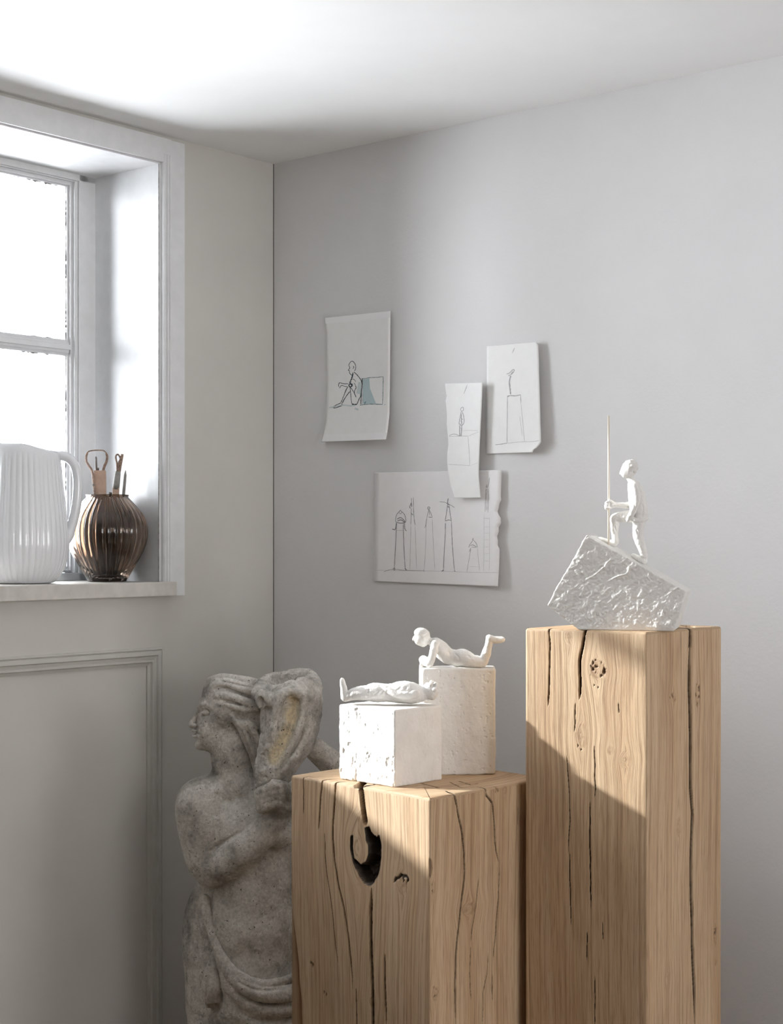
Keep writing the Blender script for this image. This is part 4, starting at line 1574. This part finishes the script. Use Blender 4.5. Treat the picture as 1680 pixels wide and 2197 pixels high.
# head turned down to the left
C.ell((906, 1366, wB), (16, 16.5, 15), 3, rot=20)
C.ell((900, 1374, wB), (12, 13, 12), 4)
C.ell((907, 1381, wB), (9, 9, 9), 4)
C.ell((903, 1359, wB), (15, 10.5, 15.5), 2)
C.cap((889, 1370, wB), (886.5, 1374, wB), 3.5, 2.6, 2)
C.cap((915, 1374, wB), (930, 1381, wB), 7, 8.5, 4)
# shoulders, back, hips
C.path([bp(934, 1381, 0, 11), bp(944, 1393, 0, 15), bp(957, 1407, 0, 15), bp(972, 1413, 0, 14.5), bp(992, 1414, 0, 17), bp(1008, 1419, 0, 14)], 5)
C.cap(bp(934, 1384, -16, 0)[:3], bp(934, 1384, 16, 0)[:3], 9, 9, 6)
C.ell((948, 1398, wB), (20, 13, 25), 8, rot=48)
C.ell((992, 1415, wB), (22, 18, 24), 6)
for sgn in (-1, 1):
    # arms: elbows on the edge, hands over it
    C.path([bp(934, 1382, 19 * sgn, 8.5), bp(930, 1398, 23 * sgn, 7.5), bp(926, 1414, 24 * sgn, 7), bp(921, 1424, 22 * sgn, 7.5)], 3)
    C.path([bp(922, 1424, 22 * sgn, 7.5), bp(914, 1421, 15 * sgn, 7.5), bp(908, 1418, 7 * sgn, 7.5)], 3)
    # thighs on the block, shins raised, feet pointing right
    C.path([bp(1000, 1419, 11 * sgn, 13.5), bp(1020, 1421, 11 * sgn, 11), bp(1036, 1422, 11 * sgn, 9)], 4)
    C.path([bp(1038, 1421, 11 * sgn, 9), bp(1044, 1404, 11 * sgn, 8.5), bp(1048, 1388, 11 * sgn, 7), bp(1051, 1375, 11 * sgn, 6.5)], 3)
    C.path([bp(1050, 1371, 11 * sgn, 7.2), bp(1060, 1374, 11.5 * sgn, 6), bp(1071, 1374, 12.5 * sgn, 5), bp(1080, 1373, 13 * sgn, 3.6)], 3)
C.ell((908, 1418, wB + 2), (9.5, 10, 15), 3)
C.ell((908, 1429, wB + 4), (8, 11, 10), 3)
for k in range(4):
    C.path([bp(904 + k * .5, 1420, -8 + 7 * k, 3.2), bp(903, 1431, -7 + 6.5 * k, 3), bp(905, 1440 - k % 2 * 2, -6 + 6 * k, 2.4)], 1.5)
for q in (((975, 1402), (985, 1412), (984, 1420)), ((1002, 1406), (1010, 1412)), ((960, 1396), (966, 1406)), ((942, 1380), (938, 1394))):
    C.dent(list(q), 2.2, 1.6)
C.dent([(893, 1357), (906, 1362), (921, 1356)], 1.4, -1.2)
# nothing of the body dips into the block, only the hands hang in front of its edge
e_ = qB[0]
C.planes([((0, vt + 0.6, 0), (0, -1, 0)), ((906.5, 0, 0), (-1, 0, 0))], 0, 2, sub=True)
C.noise(0.06, 1.0, 3, 41)
C.noise(0.2, 0.6, 2, 42)
clay_obj('prone_figure', C, fB, M['plaster'], rootB)

# --- tilted rock with a person climbing it
YAW = math.radians(6.5)
fC = Frame(1330, 3.055, YAW)
cy_ = math.cos(YAW)
def cu(px, v, w=0.0):
    """clay point whose picture position is (px, v) when its depth is w"""
    # invert the frame: solve u so that the projected column is px, then v for the row
    q = (px - 840.0) / FPX
    base = fC.O + fC.T * (w * fC.s)
    k = (q * base[1] - base[0]) / (fC.R[0] - q * fC.R[1])
    P = base + fC.R * k
    u = fC.px + k / fC.s
    z = -(v - HOR) / FPX * P[1]
    return (u, HOR - z / fC.s, w)
rw0, rw1 = 78.0, -84.0                        # front and back faces
vbC = vof(fC, Z_TALL)
front = [cu(*p, rw0) for p in ((1259, 1148.5), (1472, 1269), (1445, 1343), (1241.5, 1346), (1173.5, 1298))]
front[2] = (front[2][0], vbC, rw0)
front[3] = (front[3][0], vbC, rw0)
ctrC = np.mean(np.array(front), 0)
pl = [((0, 0, rw0), (0.0, 0, 1)), ((0, 0, rw1), (0, 0, -1))]
for i in range(5):
    a, b = np.array(front[i]), np.array(front[(i + 1) % 5])
    n = np.array([b[1] - a[1], -(b[0] - a[0]), 0])
    if np.dot(n, (a + b) / 2 - ctrC) < 0:
        n = -n
    pl.append((a, n))
us = [p[0] for p in front]
C = Clay((min(us) - 8, min(p[1] for p in front) - 8, rw1 - 8), (max(us) + 8, vbC + 5, rw0 + 8), 1.25)
C.planes(pl, 1.2)
lowm = lambda P: np.clip((vbC - 2 - P[:, 1]) / 6, 0, 1)
C.noise(0.012, 2.6, 3, 50, mask=lambda P: lowm(P) * np.where(P[:, 2] > rw0 - 6, 1, .25))
strata = lambda P: lowm(P) * np.where(P[:, 2] > rw0 - 6, 1.0, 0.3)
rot_ = lambda P: P
idx = C.band(6)
P_ = C._pts(idx)
aa = math.radians(-32)
Q_ = np.stack([P_[:, 0] * math.cos(aa) + P_[:, 1] * math.sin(aa), (-P_[:, 0] * math.sin(aa) + P_[:, 1] * math.cos(aa)) * 3.4, P_[:, 2]], 1)
r_ = 1 - np.abs(fbm(Q_, 0.018, 4, 52))
C.d[idx] += (-(np.clip(r_, 0.72, 1) - 0.72) * 3.0 * strata(P_)).astype(np.float32)
C.noise(0.07, 1.2, 3, 53, mask=strata)
C.noise(0.26, 1.3, 2, 54, mask=strata)
for pts in (((1300, 1212), (1275, 1234), (1256, 1243)), ((1312, 1198), (1300, 1211), (1298, 1224)), ((1350, 1216), (1345, 1230), (1322, 1238), (1300, 1250)), ((1392, 1228), (1391, 1240), (1400, 1250)), ((1320, 1216), (1318, 1228), (1332, 1236))):
    C.dent([cu(*p, rw0)[:2] for p in pts], 1.6, -2.2, wmin=rw0 - 8)
for pts in (((1408, 1304), (1414, 1292)), ((1340, 1325), (1338, 1340)), ((1365, 1335), (1360, 1342)), ((1426, 1300), (1420, 1318), (1425, 1326))):
    C.dent([cu(*p, rw0)[:2] for p in pts], 1.5, -1.8, wmin=rw0 - 8)
rc = fC([[ctrC[0], vbC, (rw0 + rw1) / 2]])[0]
rootC = empty('plaster_sculpture', (rc[0], rc[1], Z_TALL), 'white plaster sculpture of a person with a staff climbing a tilted rock', 'sculpture', 'white plaster sculptures on the oak blocks')
clay_obj('rock_base', C, fC, M['plaster'], rootC)

a_, b_ = np.array(front[0]), np.array(front[1])
slope_n = np.array([b_[1] - a_[1], -(b_[0] - a_[0]), 0])
slope_n = slope_n / np.linalg.norm(slope_n)
if slope_n[1] > 0:
    slope_n = -slope_n
wF = -4.0
def slope_v(u):
    return a_[1] + (b_[1] - a_[1]) * (u - a_[0]) / (b_[0] - a_[0])
def fp(px, v, w, r):
    q = cu(px, v, wF + w)
    return (q[0], q[1], q[2], r)
C = Clay((1268, 978, wF - 48), (1412, 1222, wF + 48), 0.62)
# head, slightly bowed, cropped hair
C.ell(fp(1350, 1007, 0, 0)[:3], (16.5, 18.5, 15), 2, rot=12)
C.ell(fp(1342, 1013, 0, 0)[:3], (10, 12.5, 11), 3)
C.cap(fp(1333, 1012, 0, 0)[:3], fp(1331.5, 1016, 0, 0)[:3], 2.6, 2.2, 2)
C.ell(fp(1353, 1001, 0, 0)[:3], (16, 14.5, 16.2), 1.2)
for q in ((1356, 989, 2), (1364, 995, 5), (1345, 991, -3), (1366, 1004, 3), (1362, 1012, 8), (1352, 990, 8), (1356, 1000, 13), (1340, 997, 6)):
    C.ell(fp(q[0], q[1], q[2], 0)[:3], (4, 3.6, 4), 1.5)
C.cap(fp(1349, 1022, 0, 0)[:3], fp(1356, 1034, 0, 0)[:3], 6.5, 7.5, 3)
# trunk, bent a little at the shoulders
C.path([fp(1358, 1036, 0, 9), fp(1362, 1048, 0, 13), fp(1366, 1065, 0, 15.5), fp(1369, 1084, 0, 16.5), fp(1371, 1100, 0, 17), fp(1371, 1110, 0, 15)], 4)
C.cap(fp(1361, 1042, -15, 0)[:3], fp(1361, 1042, 15, 0)[:3], 8, 8, 5)
C.ell(fp(1367, 1066, 0, 0)[:3], (16, 28, 20), 5, rot=-8)
C.ell(fp(1371, 1102, 0, 0)[:3], (18, 16, 22), 4)
# arm holding the staff (far side) and arm hanging (near side)
C.path([fp(1360, 1044, -17, 6.5), fp(1360, 1062, -20, 6), fp(1357, 1078, -20, 6), fp(1348, 1084, -17, 6), fp(1332, 1084, -10, 5.2), fp(1318, 1083, -4, 4.6), fp(1310, 1083.5, -1, 4.6)], 2.5)
C.path([fp(1362, 1044, 18, 7), fp(1366, 1062, 22, 6.5), fp(1366, 1078, 23, 6), fp(1360, 1092, 23, 5.3), fp(1354, 1104, 22, 4.8), fp(1350, 1111, 21, 4.6), fp(1347, 1117, 20, 3)], 2.5)
for k in range(4):
    C.path([fp(1312, 1078 + 3.6 * k, -3, 2.3), fp(1304, 1077.5 + 3.8 * k, 4, 2.4), fp(1300, 1079 + 3.6 * k, 1, 2.4), fp(1301, 1080 + 3.6 * k, -4, 2.3), fp(1307, 1080 + 3.6 * k, -5, 2.3)], 1)
C.path([fp(1316, 1079, -1, 2.8), fp(1309, 1075, 4, 2.6), fp(1303, 1076, 5, 2.2)], 1.2)
# raised leg
C.path([fp(1364, 1108, -9, 13), fp(1345, 1108, -10, 11), fp(1328, 1110, -11, 9), fp(1320, 1112, -11, 8.5)], 4)
C.path([fp(1319, 1111, -11, 8.5), fp(1319, 1126, -11, 8), fp(1319, 1142, -11, 6.8), fp(1320, 1156, -11, 6), fp(1321, 1164, -11, 6)], 3)
C.path([fp(1319, 1167, -11, 6), fp(1310, 1165, -11.5, 5.2), fp(1298, 1160, -12, 4.4), fp(1287, 1155, -12, 3)], 3)
# standing leg
C.path([fp(1371, 1112, 10, 12.5), fp(1370, 1130, 10, 11), fp(1369, 1148, 10, 9.8), fp(1374, 1166, 10, 8.6), fp(1380, 1184, 10, 6.8), fp(1383, 1196, 10, 6.2)], 3)
C.path([fp(1383, 1204, 10, 6.2), fp(1374, 1200, 10.5, 5.4), fp(1364, 1195, 11, 4.2), fp(1357, 1191, 11, 3)], 3)
# tunic hem and folds
C.path([fp(1354, 1113, 20, 3), fp(1366, 1117, 22, 3), fp(1380, 1116, 16, 3), fp(1388, 1112, 0, 3), fp(1380, 1116, -16, 3)], 3)
for pts in (((1367, 1036), (1372, 1050), (1376, 1062)), ((1360, 1070), (1364, 1086), (1362, 1098)), ((1335, 1102), (1331, 1110)), ((1343, 1104), (1340, 1112)), ((1378, 1080), (1380, 1096), (1378, 1110)), ((1316, 1128), (1320, 1140)), ((1366, 1136), (1370, 1146))):
    C.dent([cu(*p, wF + 12)[:2] for p in pts], 1.7, 1.5)
C.planes([(a_ + slope_n * -2.0, slope_n)], 0, 1.5, sub=True)
C.noise(0.08, 0.9, 3, 61)
C.noise(0.26, 0.55, 2, 62)
clay_obj('climbing_figure', C, fC, M['plaster'], rootC)
pa, pb = fp(1306, 892, 0, 0), fp(1306, 1163, -1, 0)
ub = pb[0]
V, F = tube([fC([pa[:3]])[0], fC([[ub, slope_v(ub) - 0.4, pb[2]]])[0]], 2.35 * fC.s, 16)
staff_m, nt, bs = new_mat('pale_brass_rod')
bs.inputs['Base Color'].default_value = (0.78, 0.70, 0.60, 1)
bs.inputs['Roughness'].default_value = 0.45
so_ = mesh_obj('staff', np.array(V), F, staff_m, rootC, True)
so_['label'] = 'thin smooth pale staff'
# ---------------------------------------------------------------- the stone statue
fS = Frame(560, 3.74)
base_v = vof(fS, 0.0)
sroot = empty('statue', fS([[540, base_v, -10]])[0], 'weathered grey stone statue of a bare-shouldered woman in profile, holding a shell horn', 'statue')
STH = 2.0


def och(pts, width, k=1.0):
    def f(V):
        d, _ = polydist(V[:, 0].astype(np.float32), V[:, 1].astype(np.float32), pts)
        n = fbm(V * 1.0, 0.05, 3, 77)
        return np.clip((np.exp(-(d / width) ** 2) * 1.3 + n * 0.5 - 0.25) * k, 0, 1) * (V[:, 2] > 60)
    return f


# ---- body: head, trunk and arms as one surface
S = Clay((368, 1432, -110), (792, 2230, 150), STH)
# trunk
S.cap((545, 1800, 0), (545, 1905, 5), 92, 88, 20)
S.ell((545, 1770, 0), (128, 90, 68), 25)
S.ell((546, 1985, 14), (101, 112, 86), 22)
S.cap((546, 2080, 0), (544, 2240, -5), 104, 92, 20)
S.ell((432, 1724, 4), (53, 53, 50), 16)
S.ell((665, 1728, 0), (50, 50, 48), 16)
S.cap((500, 1668, -4), (446, 1706, 0), 34, 40, 22)
S.cap((505, 1670, -6), (640, 1712, -6), 36, 38, 22)
# neck
S.path([(506, 1580, -4, 44), (502, 1625, -4, 43), (503, 1652, -5, 39), (506, 1690, -6, 50)], 12)
S.cap((472, 1640, 24), (520, 1690, 40), 7, 7, 12)
S.cap((470, 1690, 38), (430, 1684, 38), 7, 6, 12)
# head
S.ell((494, 1514, 0), (66, 62, 53), 10)
S.ell((463, 1545, 0), (41, 58, 41), 12)
S.ell((449, 1584, 0), (28, 26, 27), 12)
S.ell((476, 1585, 20), (30, 26, 18), 12)
S.ell((453, 1562, 25), (26, 27, 17), 10)
# nose, lips, chin
S.path([(428, 1526, 2, 6), (421, 1540, 1, 6), (415, 1551, 1, 6.2), (413.5, 1553.5, 1, 5.6)], 3)
S.ell((420, 1555, 8), (6.5, 5, 5), 3)
S.ell((419, 1566, 2), (7, 4.2, 12), 3)
S.ell((420.5, 1577, 2), (6.5, 4.6, 10.5), 3)
S.ell((430, 1597, 0), (11, 11.5, 13), 6)
S.dent([(416, 1571.5), (426, 1572.5), (434, 1571)], 1.6, 2.2, taper=False, wmin=-4)
S.dent([(419, 1585), (428, 1587)], 3.4, 2.4, wmin=-4)
S.dent([(424, 1557), (431, 1560), (437, 1568)], 2.4, 1.8, wmin=6)
# brow and eye on the near side
S.ell((440, 1525, 37), (11, 6, 9), 5, sub=True)
S.ell((442, 1525.5, 30), (9, 5, 7), 2.5)
S.path([(428, 1516, 14, 4), (436, 1508, 26, 4), (447, 1508, 33, 4), (460, 1516, 40, 3.4)], 4)
S.dent([(431, 1526), (436, 1519), (445, 1518), (453, 1524)], 1.6, 3.0, wmin=8)
S.dent([(434, 1529), (443, 1531), (452, 1528)], 1.4, 1.4, wmin=8)
# hair
S.ell((484, 1482, -4), (49, 36, 52), 8)
S.ell((530, 1502, 0), (62, 44, 54), 8)
S.ell((560, 1540, -2), (52, 58, 48), 10)
hair = [([(458, 1472, 30, 8), (480, 1462, 38, 11), (510, 1468, 44, 12), (545, 1480, 46, 13)], 3),
        ([(462, 1490, 36, 7), (484, 1486, 46, 10), (512, 1494, 52, 12), (550, 1510, 50, 13)], 3),
        ([(470, 1506, 42, 5), (492, 1506, 50, 7), (518, 1513, 54, 9), (552, 1512, 52, 9)], 3),
        ([(452, 1460, 8, 9), (476, 1452, 12, 9), (505, 1456, 20, 11), (548, 1466, 26, 12)], 3),
        ([(500, 1528, 48, 5), (512, 1542, 52, 8), (524, 1566, 50, 9), (536, 1592, 46, 10), (546, 1622, 40, 9), (552, 1650, 34, 7)], 3),
        ([(520, 1540, 48, 6), (540, 1556, 48, 10), (552, 1590, 42, 12), (560, 1630, 36, 11)], 3)]
for p, k in hair:
    S.path(p, k)
S.ell((520, 1533, 54), (16, 6.5, 12), 4, sub=True, rot=8)
S.ell((540, 1535, 54), (10, 6, 10), 3, sub=True, rot=25)
for p in (((466, 1468), (490, 1472), (520, 1482), (552, 1494)), ((470, 1480), (496, 1478), (530, 1490), (556, 1502)), ((478, 1498), (505, 1502), (540, 1516)), ((496, 1519), (520, 1524), (552, 1522)),
          ((470, 1456), (500, 1462), (548, 1472)), ((514, 1552), (526, 1580), (540, 1616), (548, 1646)), ((530, 1552), (546, 1586), (556, 1626)), ((520, 1548), (534, 1572), (546, 1600)), ((461, 1478), (476, 1470), (500, 1470)), ((538, 1550), (556, 1566), (566, 1590))):
    S.dent(list(p), 2.4, 4.2)
# left arm: upper arm down, forearm up to the hand
S.path([(432, 1722, 12, 50), (436, 1770, 18, 46), (443, 1815, 28, 41), (452, 1852, 40, 36)], 12)
S.ell((458, 1862, 44), (33, 33, 32), 8)
S.path([(456, 1862, 46, 32), (486, 1840, 64, 35), (522, 1813, 80, 33.5), (560, 1776, 92, 29), (588, 1745, 96, 24)], 6)
S.dent([(452, 1812), (470, 1800), (500, 1780), (528, 1764)], 3.5, 5.0, wmin=20)
# fist round the horn
S.ell((584, 1700, 106), (36, 31, 28), 8)
S.cap((590, 1740, 96), (604, 1712, 100), 23, 27, 8)
for k in range(4):
    v = 1670 + 12 * k
    S.path([(614 - 3 * k, v + 2, 118, 9), (594 - k, v - 5, 134 - k, 9), (571 - k, v + 4, 131 - k, 8.4), (554 + 2 * k, v + 13, 116, 7.2)], 5)
S.path([(612, 1712, 112, 10), (616, 1690, 120, 9.5), (604, 1668, 126, 8.6), (586, 1660, 126, 7)], 3)
S.ell((570, 1730, 126), (20, 11, 17), 4, sub=True, rot=-15)
# right arm, behind: shoulder, elbow, hand on the horn
S.path([(670, 1722, -6, 44), (705, 1705, -18, 38), (738, 1672, -26, 31)], 10)
S.path([(738, 1668, -26, 29), (712, 1641, -2, 25), (688, 1618, 18, 21.5), (670, 1600, 30, 19)], 8)
# breasts, belly, navel, ribs
S.ell((601, 1777, 80), (32, 29, 28), 5)
S.ell((470, 1772, 44), (34, 32, 26), 14)
S.dent([(570, 1799), (586, 1808), (606, 1808), (626, 1796)], 3, 4.5, wmin=20)
S.ell((525, 1930, 104), (6.5, 6.5, 9), 3, sub=True)
S.dent([(540, 1830), (538, 1880), (532, 1915)], 9, 3.0, wmin=20)
S.dent([(470, 1905), (500, 1920), (520, 1960)], 10, 2.5, wmin=20)
S.dent([(500, 1975), (545, 1990), (600, 1985)], 30, -3.0, wmin=20)
S.noise(0.018, 2.6, 3, 71)
S.noise(0.09, 1.5, 3, 72)
S.noise(0.22, 1.3, 2, 73, pits=True)
clay_obj('body', S, fS, M['stone'], sroot, {'ochre': lambda V: np.zeros(len(V))})

# ---- the shell horn she holds
H = Clay((534, 1430, -40), (702, 1700, 160), 1.6)
H.path([(577, 1690, 84, 22), (580, 1660, 84, 32), (596, 1620, 80, 43), (614, 1574, 72, 52), (623, 1528, 66, 59), (624, 1492, 62, 60)], 8)
H.cap((640, 1585, 50), (652, 1500, 48), 34, 36, 14)
rim = [(553, 1482, 74), (562, 1468, 44), (580, 1456, 20), (606, 1455, 6), (634, 1449, -4), (660, 1449, 6), (675, 1464, 34), (672, 1484, 72), (655, 1492, 104), (640, 1480, 122), (622, 1474, 128), (604, 1482, 122), (590, 1492, 116), (572, 1488, 104), (553, 1482, 74)]
H.path([(p[0], p[1], p[2], 11.5) for p in rim], 7)
for q in ((612, 1448, 2, 8), (640, 1444, -4, 9), (664, 1447, 8, 10), (675, 1460, 30, 9), (560, 1458, 38, 8), (683, 1474, 50, 8)):
    H.ell(q[:3], (q[3], q[3] * .9, q[3]), 4)
H.ell((616, 1458, 58), (43, 40, 46), 6, sub=True)
H.ell((616, 1420, 58), (46, 42, 50), 6, sub=True)
H.ell((560, 1490, 106), (12, 22, 15), 4)
H.ell((559, 1496, 120), (7, 13, 9), 3, sub=True)
# front lobe: a raised lip round a long scoop
H.path([(590, 1588, 124, 5), (586, 1560, 126, 6), (590, 1522, 128, 7), (598, 1495, 128, 8), (610, 1480, 129, 8), (624, 1474, 130, 8), (640, 1479, 126, 8.5), (648, 1498, 124, 8.5), (645, 1528, 128, 8.5), (634, 1562, 128, 8), (616, 1592, 124, 7.5), (596, 1622, 118, 7), (578, 1650, 112, 6)], 4)
H.path([(606, 1640, 118, 7), (630, 1606, 124, 8), (652, 1566, 116, 8.5), (660, 1522, 104, 8.5), (664, 1494, 98, 8)], 4)
H.dent([(622, 1490), (620, 1520), (612, 1552), (596, 1585), (576, 1618)], 13, 11, taper=False, wmin=80)
H.dent([(634, 1500), (630, 1530), (618, 1564), (600, 1600)], 2.6, 4, wmin=80)
H.dent([(610, 1505), (606, 1536), (598, 1562)], 2.6, 3, wmin=80)
H.dent([(652, 1505), (648, 1540), (634, 1580), (610, 1618), (590, 1650)], 4, 5, wmin=60)
H.dent([(670, 1500), (668, 1550), (660, 1590)], 5, 3, wmin=30)
for i in range(5):
    H.dent([(556 + 3 * i, 1560 + 22 * i), (566 + 2 * i, 1566 + 22 * i)], 3, 3.2, wmin=70)
H.noise(0.03, 2.4, 3, 81)
H.noise(0.1, 2.0, 3, 82)
H.noise(0.25, 1.2, 2, 83, pits=True)
hob = clay_obj('shell_horn', H, fS, M['stone'], sroot, {'ochre': och([(628, 1488), (622, 1530), (606, 1575), (586, 1612)], 15)})
hob['label'] = 'upright shell-like horn with an ochre-stained scoop'

# ---- drapery round the hips and behind the back
D = Clay((376, 1850, -150), (716, 2240, 140), STH)
D.ell((480, 2015, -44), (89, 150, 74), 8)
D.cap((478, 2060, -40), (486, 2250, -40), 84, 84, 16)
D.path([(440, 1920, 30, 10), (448, 1955, 46, 9), (458, 1985, 60, 8), (468, 2012, 72, 9), (480, 2038, 84, 11), (503, 2070, 96, 14), (535, 2092, 106, 17), (573, 2104, 108, 19), (625, 2102, 100, 19), (680, 2080, 74, 16)], 4)
D.path([(468, 2005, 74, 5), (486, 2036, 88, 7), (510, 2060, 99, 8), (545, 2078, 106, 9), (590, 2080, 104, 9), (640, 2066, 92, 8), (690, 2040, 60, 8)], 3)
D.path([(474, 2040, 82, 6), (492, 2084, 92, 12), (525, 2116, 100, 15), (575, 2136, 106, 16), (640, 2132, 96, 16), (690, 2110, 66, 14)], 4)
D.path([(486, 2090, 86, 8), (510, 2140, 92, 15), (560, 2170, 98, 18), (630, 2170, 92, 18), (690, 2150, 60, 14)], 4)
D.cap((548, 2180, 0), (546, 2250, -5), 108, 104, 10)
D.ell((560, 2150, 30), (112, 50, 78), 14)
D.path([(462, 2026, 66, 6), (458, 2060, 70, 13), (458, 2092, 70, 19), (462, 2122, 66, 21)], 5)
D.ell((462, 2136, 78), (14, 16, 18), 3, sub=True)
D.path([(492, 2110, 80, 8), (494, 2160, 78, 13), (496, 2230, 72, 15)], 5)
for p in (((500, 2086), (535, 2112), (580, 2122), (640, 2118)), ((492, 2052), (520, 2078), (560, 2091), (620, 2090)), ((454, 2060), (450, 2090), (446, 2120)), ((430, 1960), (424, 2030), (428, 2120)), ((505, 2128), (545, 2152), (600, 2156))):
    D.dent(list(p), 3, 3.5, wmin=10)
D.noise(0.02, 2.4, 3, 91)
D.noise(0.1, 1.5, 3, 92)
D.noise(0.22, 1.2, 2, 93, pits=True)
clay_obj('drapery', D, fS, M['stone'], sroot, {'ochre': lambda V: np.zeros(len(V))})

# ---- the skirt below the picture, down to the plinth on the floor
K = Clay((390, 2180, -130), (690, base_v + 3, 110), 4.5)
K.cap((530, 2200, -10), (532, base_v - 10, -10), 112, 104, 5)
for i in range(9):
    a = math.radians(200 + 20 * i * 1.0)
    x, z = 531 + 110 * math.cos(a), -10 - 100 * math.sin(a)
    K.path([(x, 2200, z, 11), (x + 5 * math.sin(i * 2), 2380, z, 14), (x + 6 * math.sin(i), base_v - 30, z, 16)], 6)
K.planes([((0, base_v, 0), (0, 1, 0)), ((0, base_v - 40, 0), (0, -1, 0)), ((400, 0, 0), (-1, 0, 0)), ((680, 0, 0), (1, 0, 0)), ((0, 0, -120), (0, 0, -1)), ((0, 0, 102), (0, 0, 1))], 3)
cut = K.ax[1][None, :, None] - base_v
K.d = np.maximum(K.d, np.broadcast_to(cut, K.d.shape)).astype(np.float32)
clay_obj('skirt', K, fS, M['stone'], sroot, {'ochre': lambda V: np.zeros(len(V))})
# ---------------------------------------------------------------- light and camera
W_STRENGTH = 18.0
world = bpy.data.worlds.new('sky')
SC.world = world
world.use_nodes = True
wn = world.node_tree
bg = wn.nodes['Background']
bg.inputs[0].default_value = (0.98, 0.985, 1.0, 1)
bg.inputs[1].default_value = W_STRENGTH

sun = bpy.data.lights.new('sun', 'SUN')
sun.energy = 8.8
sun.angle = math.radians(1.5)
sun.color = (0.98, 0.965, 0.93)
so = bpy.data.objects.new('sun', sun)
so.rotation_euler = Vector((0.95, -0.23, -0.385)).to_track_quat('-Z', 'Y').to_euler()
link(so)


def portal(name, c, nrm, wd, ht):
    l = bpy.data.lights.new(name, 'AREA')
    l.shape = 'RECTANGLE'
    l.size, l.size_y = wd, ht
    l.cycles.is_portal = True
    o = bpy.data.objects.new(name, l)
    o.location = tuple(map(float, c))
    o.rotation_euler = Vector(tuple(map(float, nrm))).to_track_quat('-Z', 'Z').to_euler()
    link(o)


portal('window_portal', left_pt((T_L + T_R) / 2, 0.36, (SILL_Z + HEAD_Z) / 2), B, T_R - T_L, HEAD_Z - SILL_Z)
for s0, s1, z0, z1 in R_HOLES:
    portal('side_portal', CORNER + B * (LEN_B + 0.26) - A * (s0 + s1) / 2 + UP * (z0 + z1) / 2, -B, s1 - s0, z1 - z0)
for s0, s1, z0, z1 in F_HOLES:
    portal('front_portal', CORNER - A * (LEN_A + 0.26) + B * (s0 + s1) / 2 + UP * (z0 + z1) / 2, A, s1 - s0, z1 - z0)

cam = bpy.data.cameras.new('camera')
cam.sensor_fit = 'HORIZONTAL'
cam.sensor_width = 36.0
cam.lens = FPX / W_PX * 36.0
cam.shift_y = (HOR - H_PX / 2) / W_PX
cam.clip_end = 200
co = bpy.data.objects.new('camera', cam)
co.location = (0, 0, CAMZ)
co.rotation_euler = (math.pi / 2, 0, 0)
link(co)
SC.camera = co

vs = SC.view_settings
vs.view_transform = 'Standard'
vs.look = 'None'
vs.gamma = 1.0
vs.use_curve_mapping = False
vs.exposure = 0.28
SC.cycles.max_bounces = 12
SC.cycles.diffuse_bounces = 5
SC.cycles.transmission_bounces = 10
SC.cycles.transparent_max_bounces = 12
SC.cycles.caustics_reflective = False
SC.cycles.caustics_refractive = False
SC.cycles.sample_clamp_indirect = 6.0
SC.cycles.adaptive_threshold = 0.02
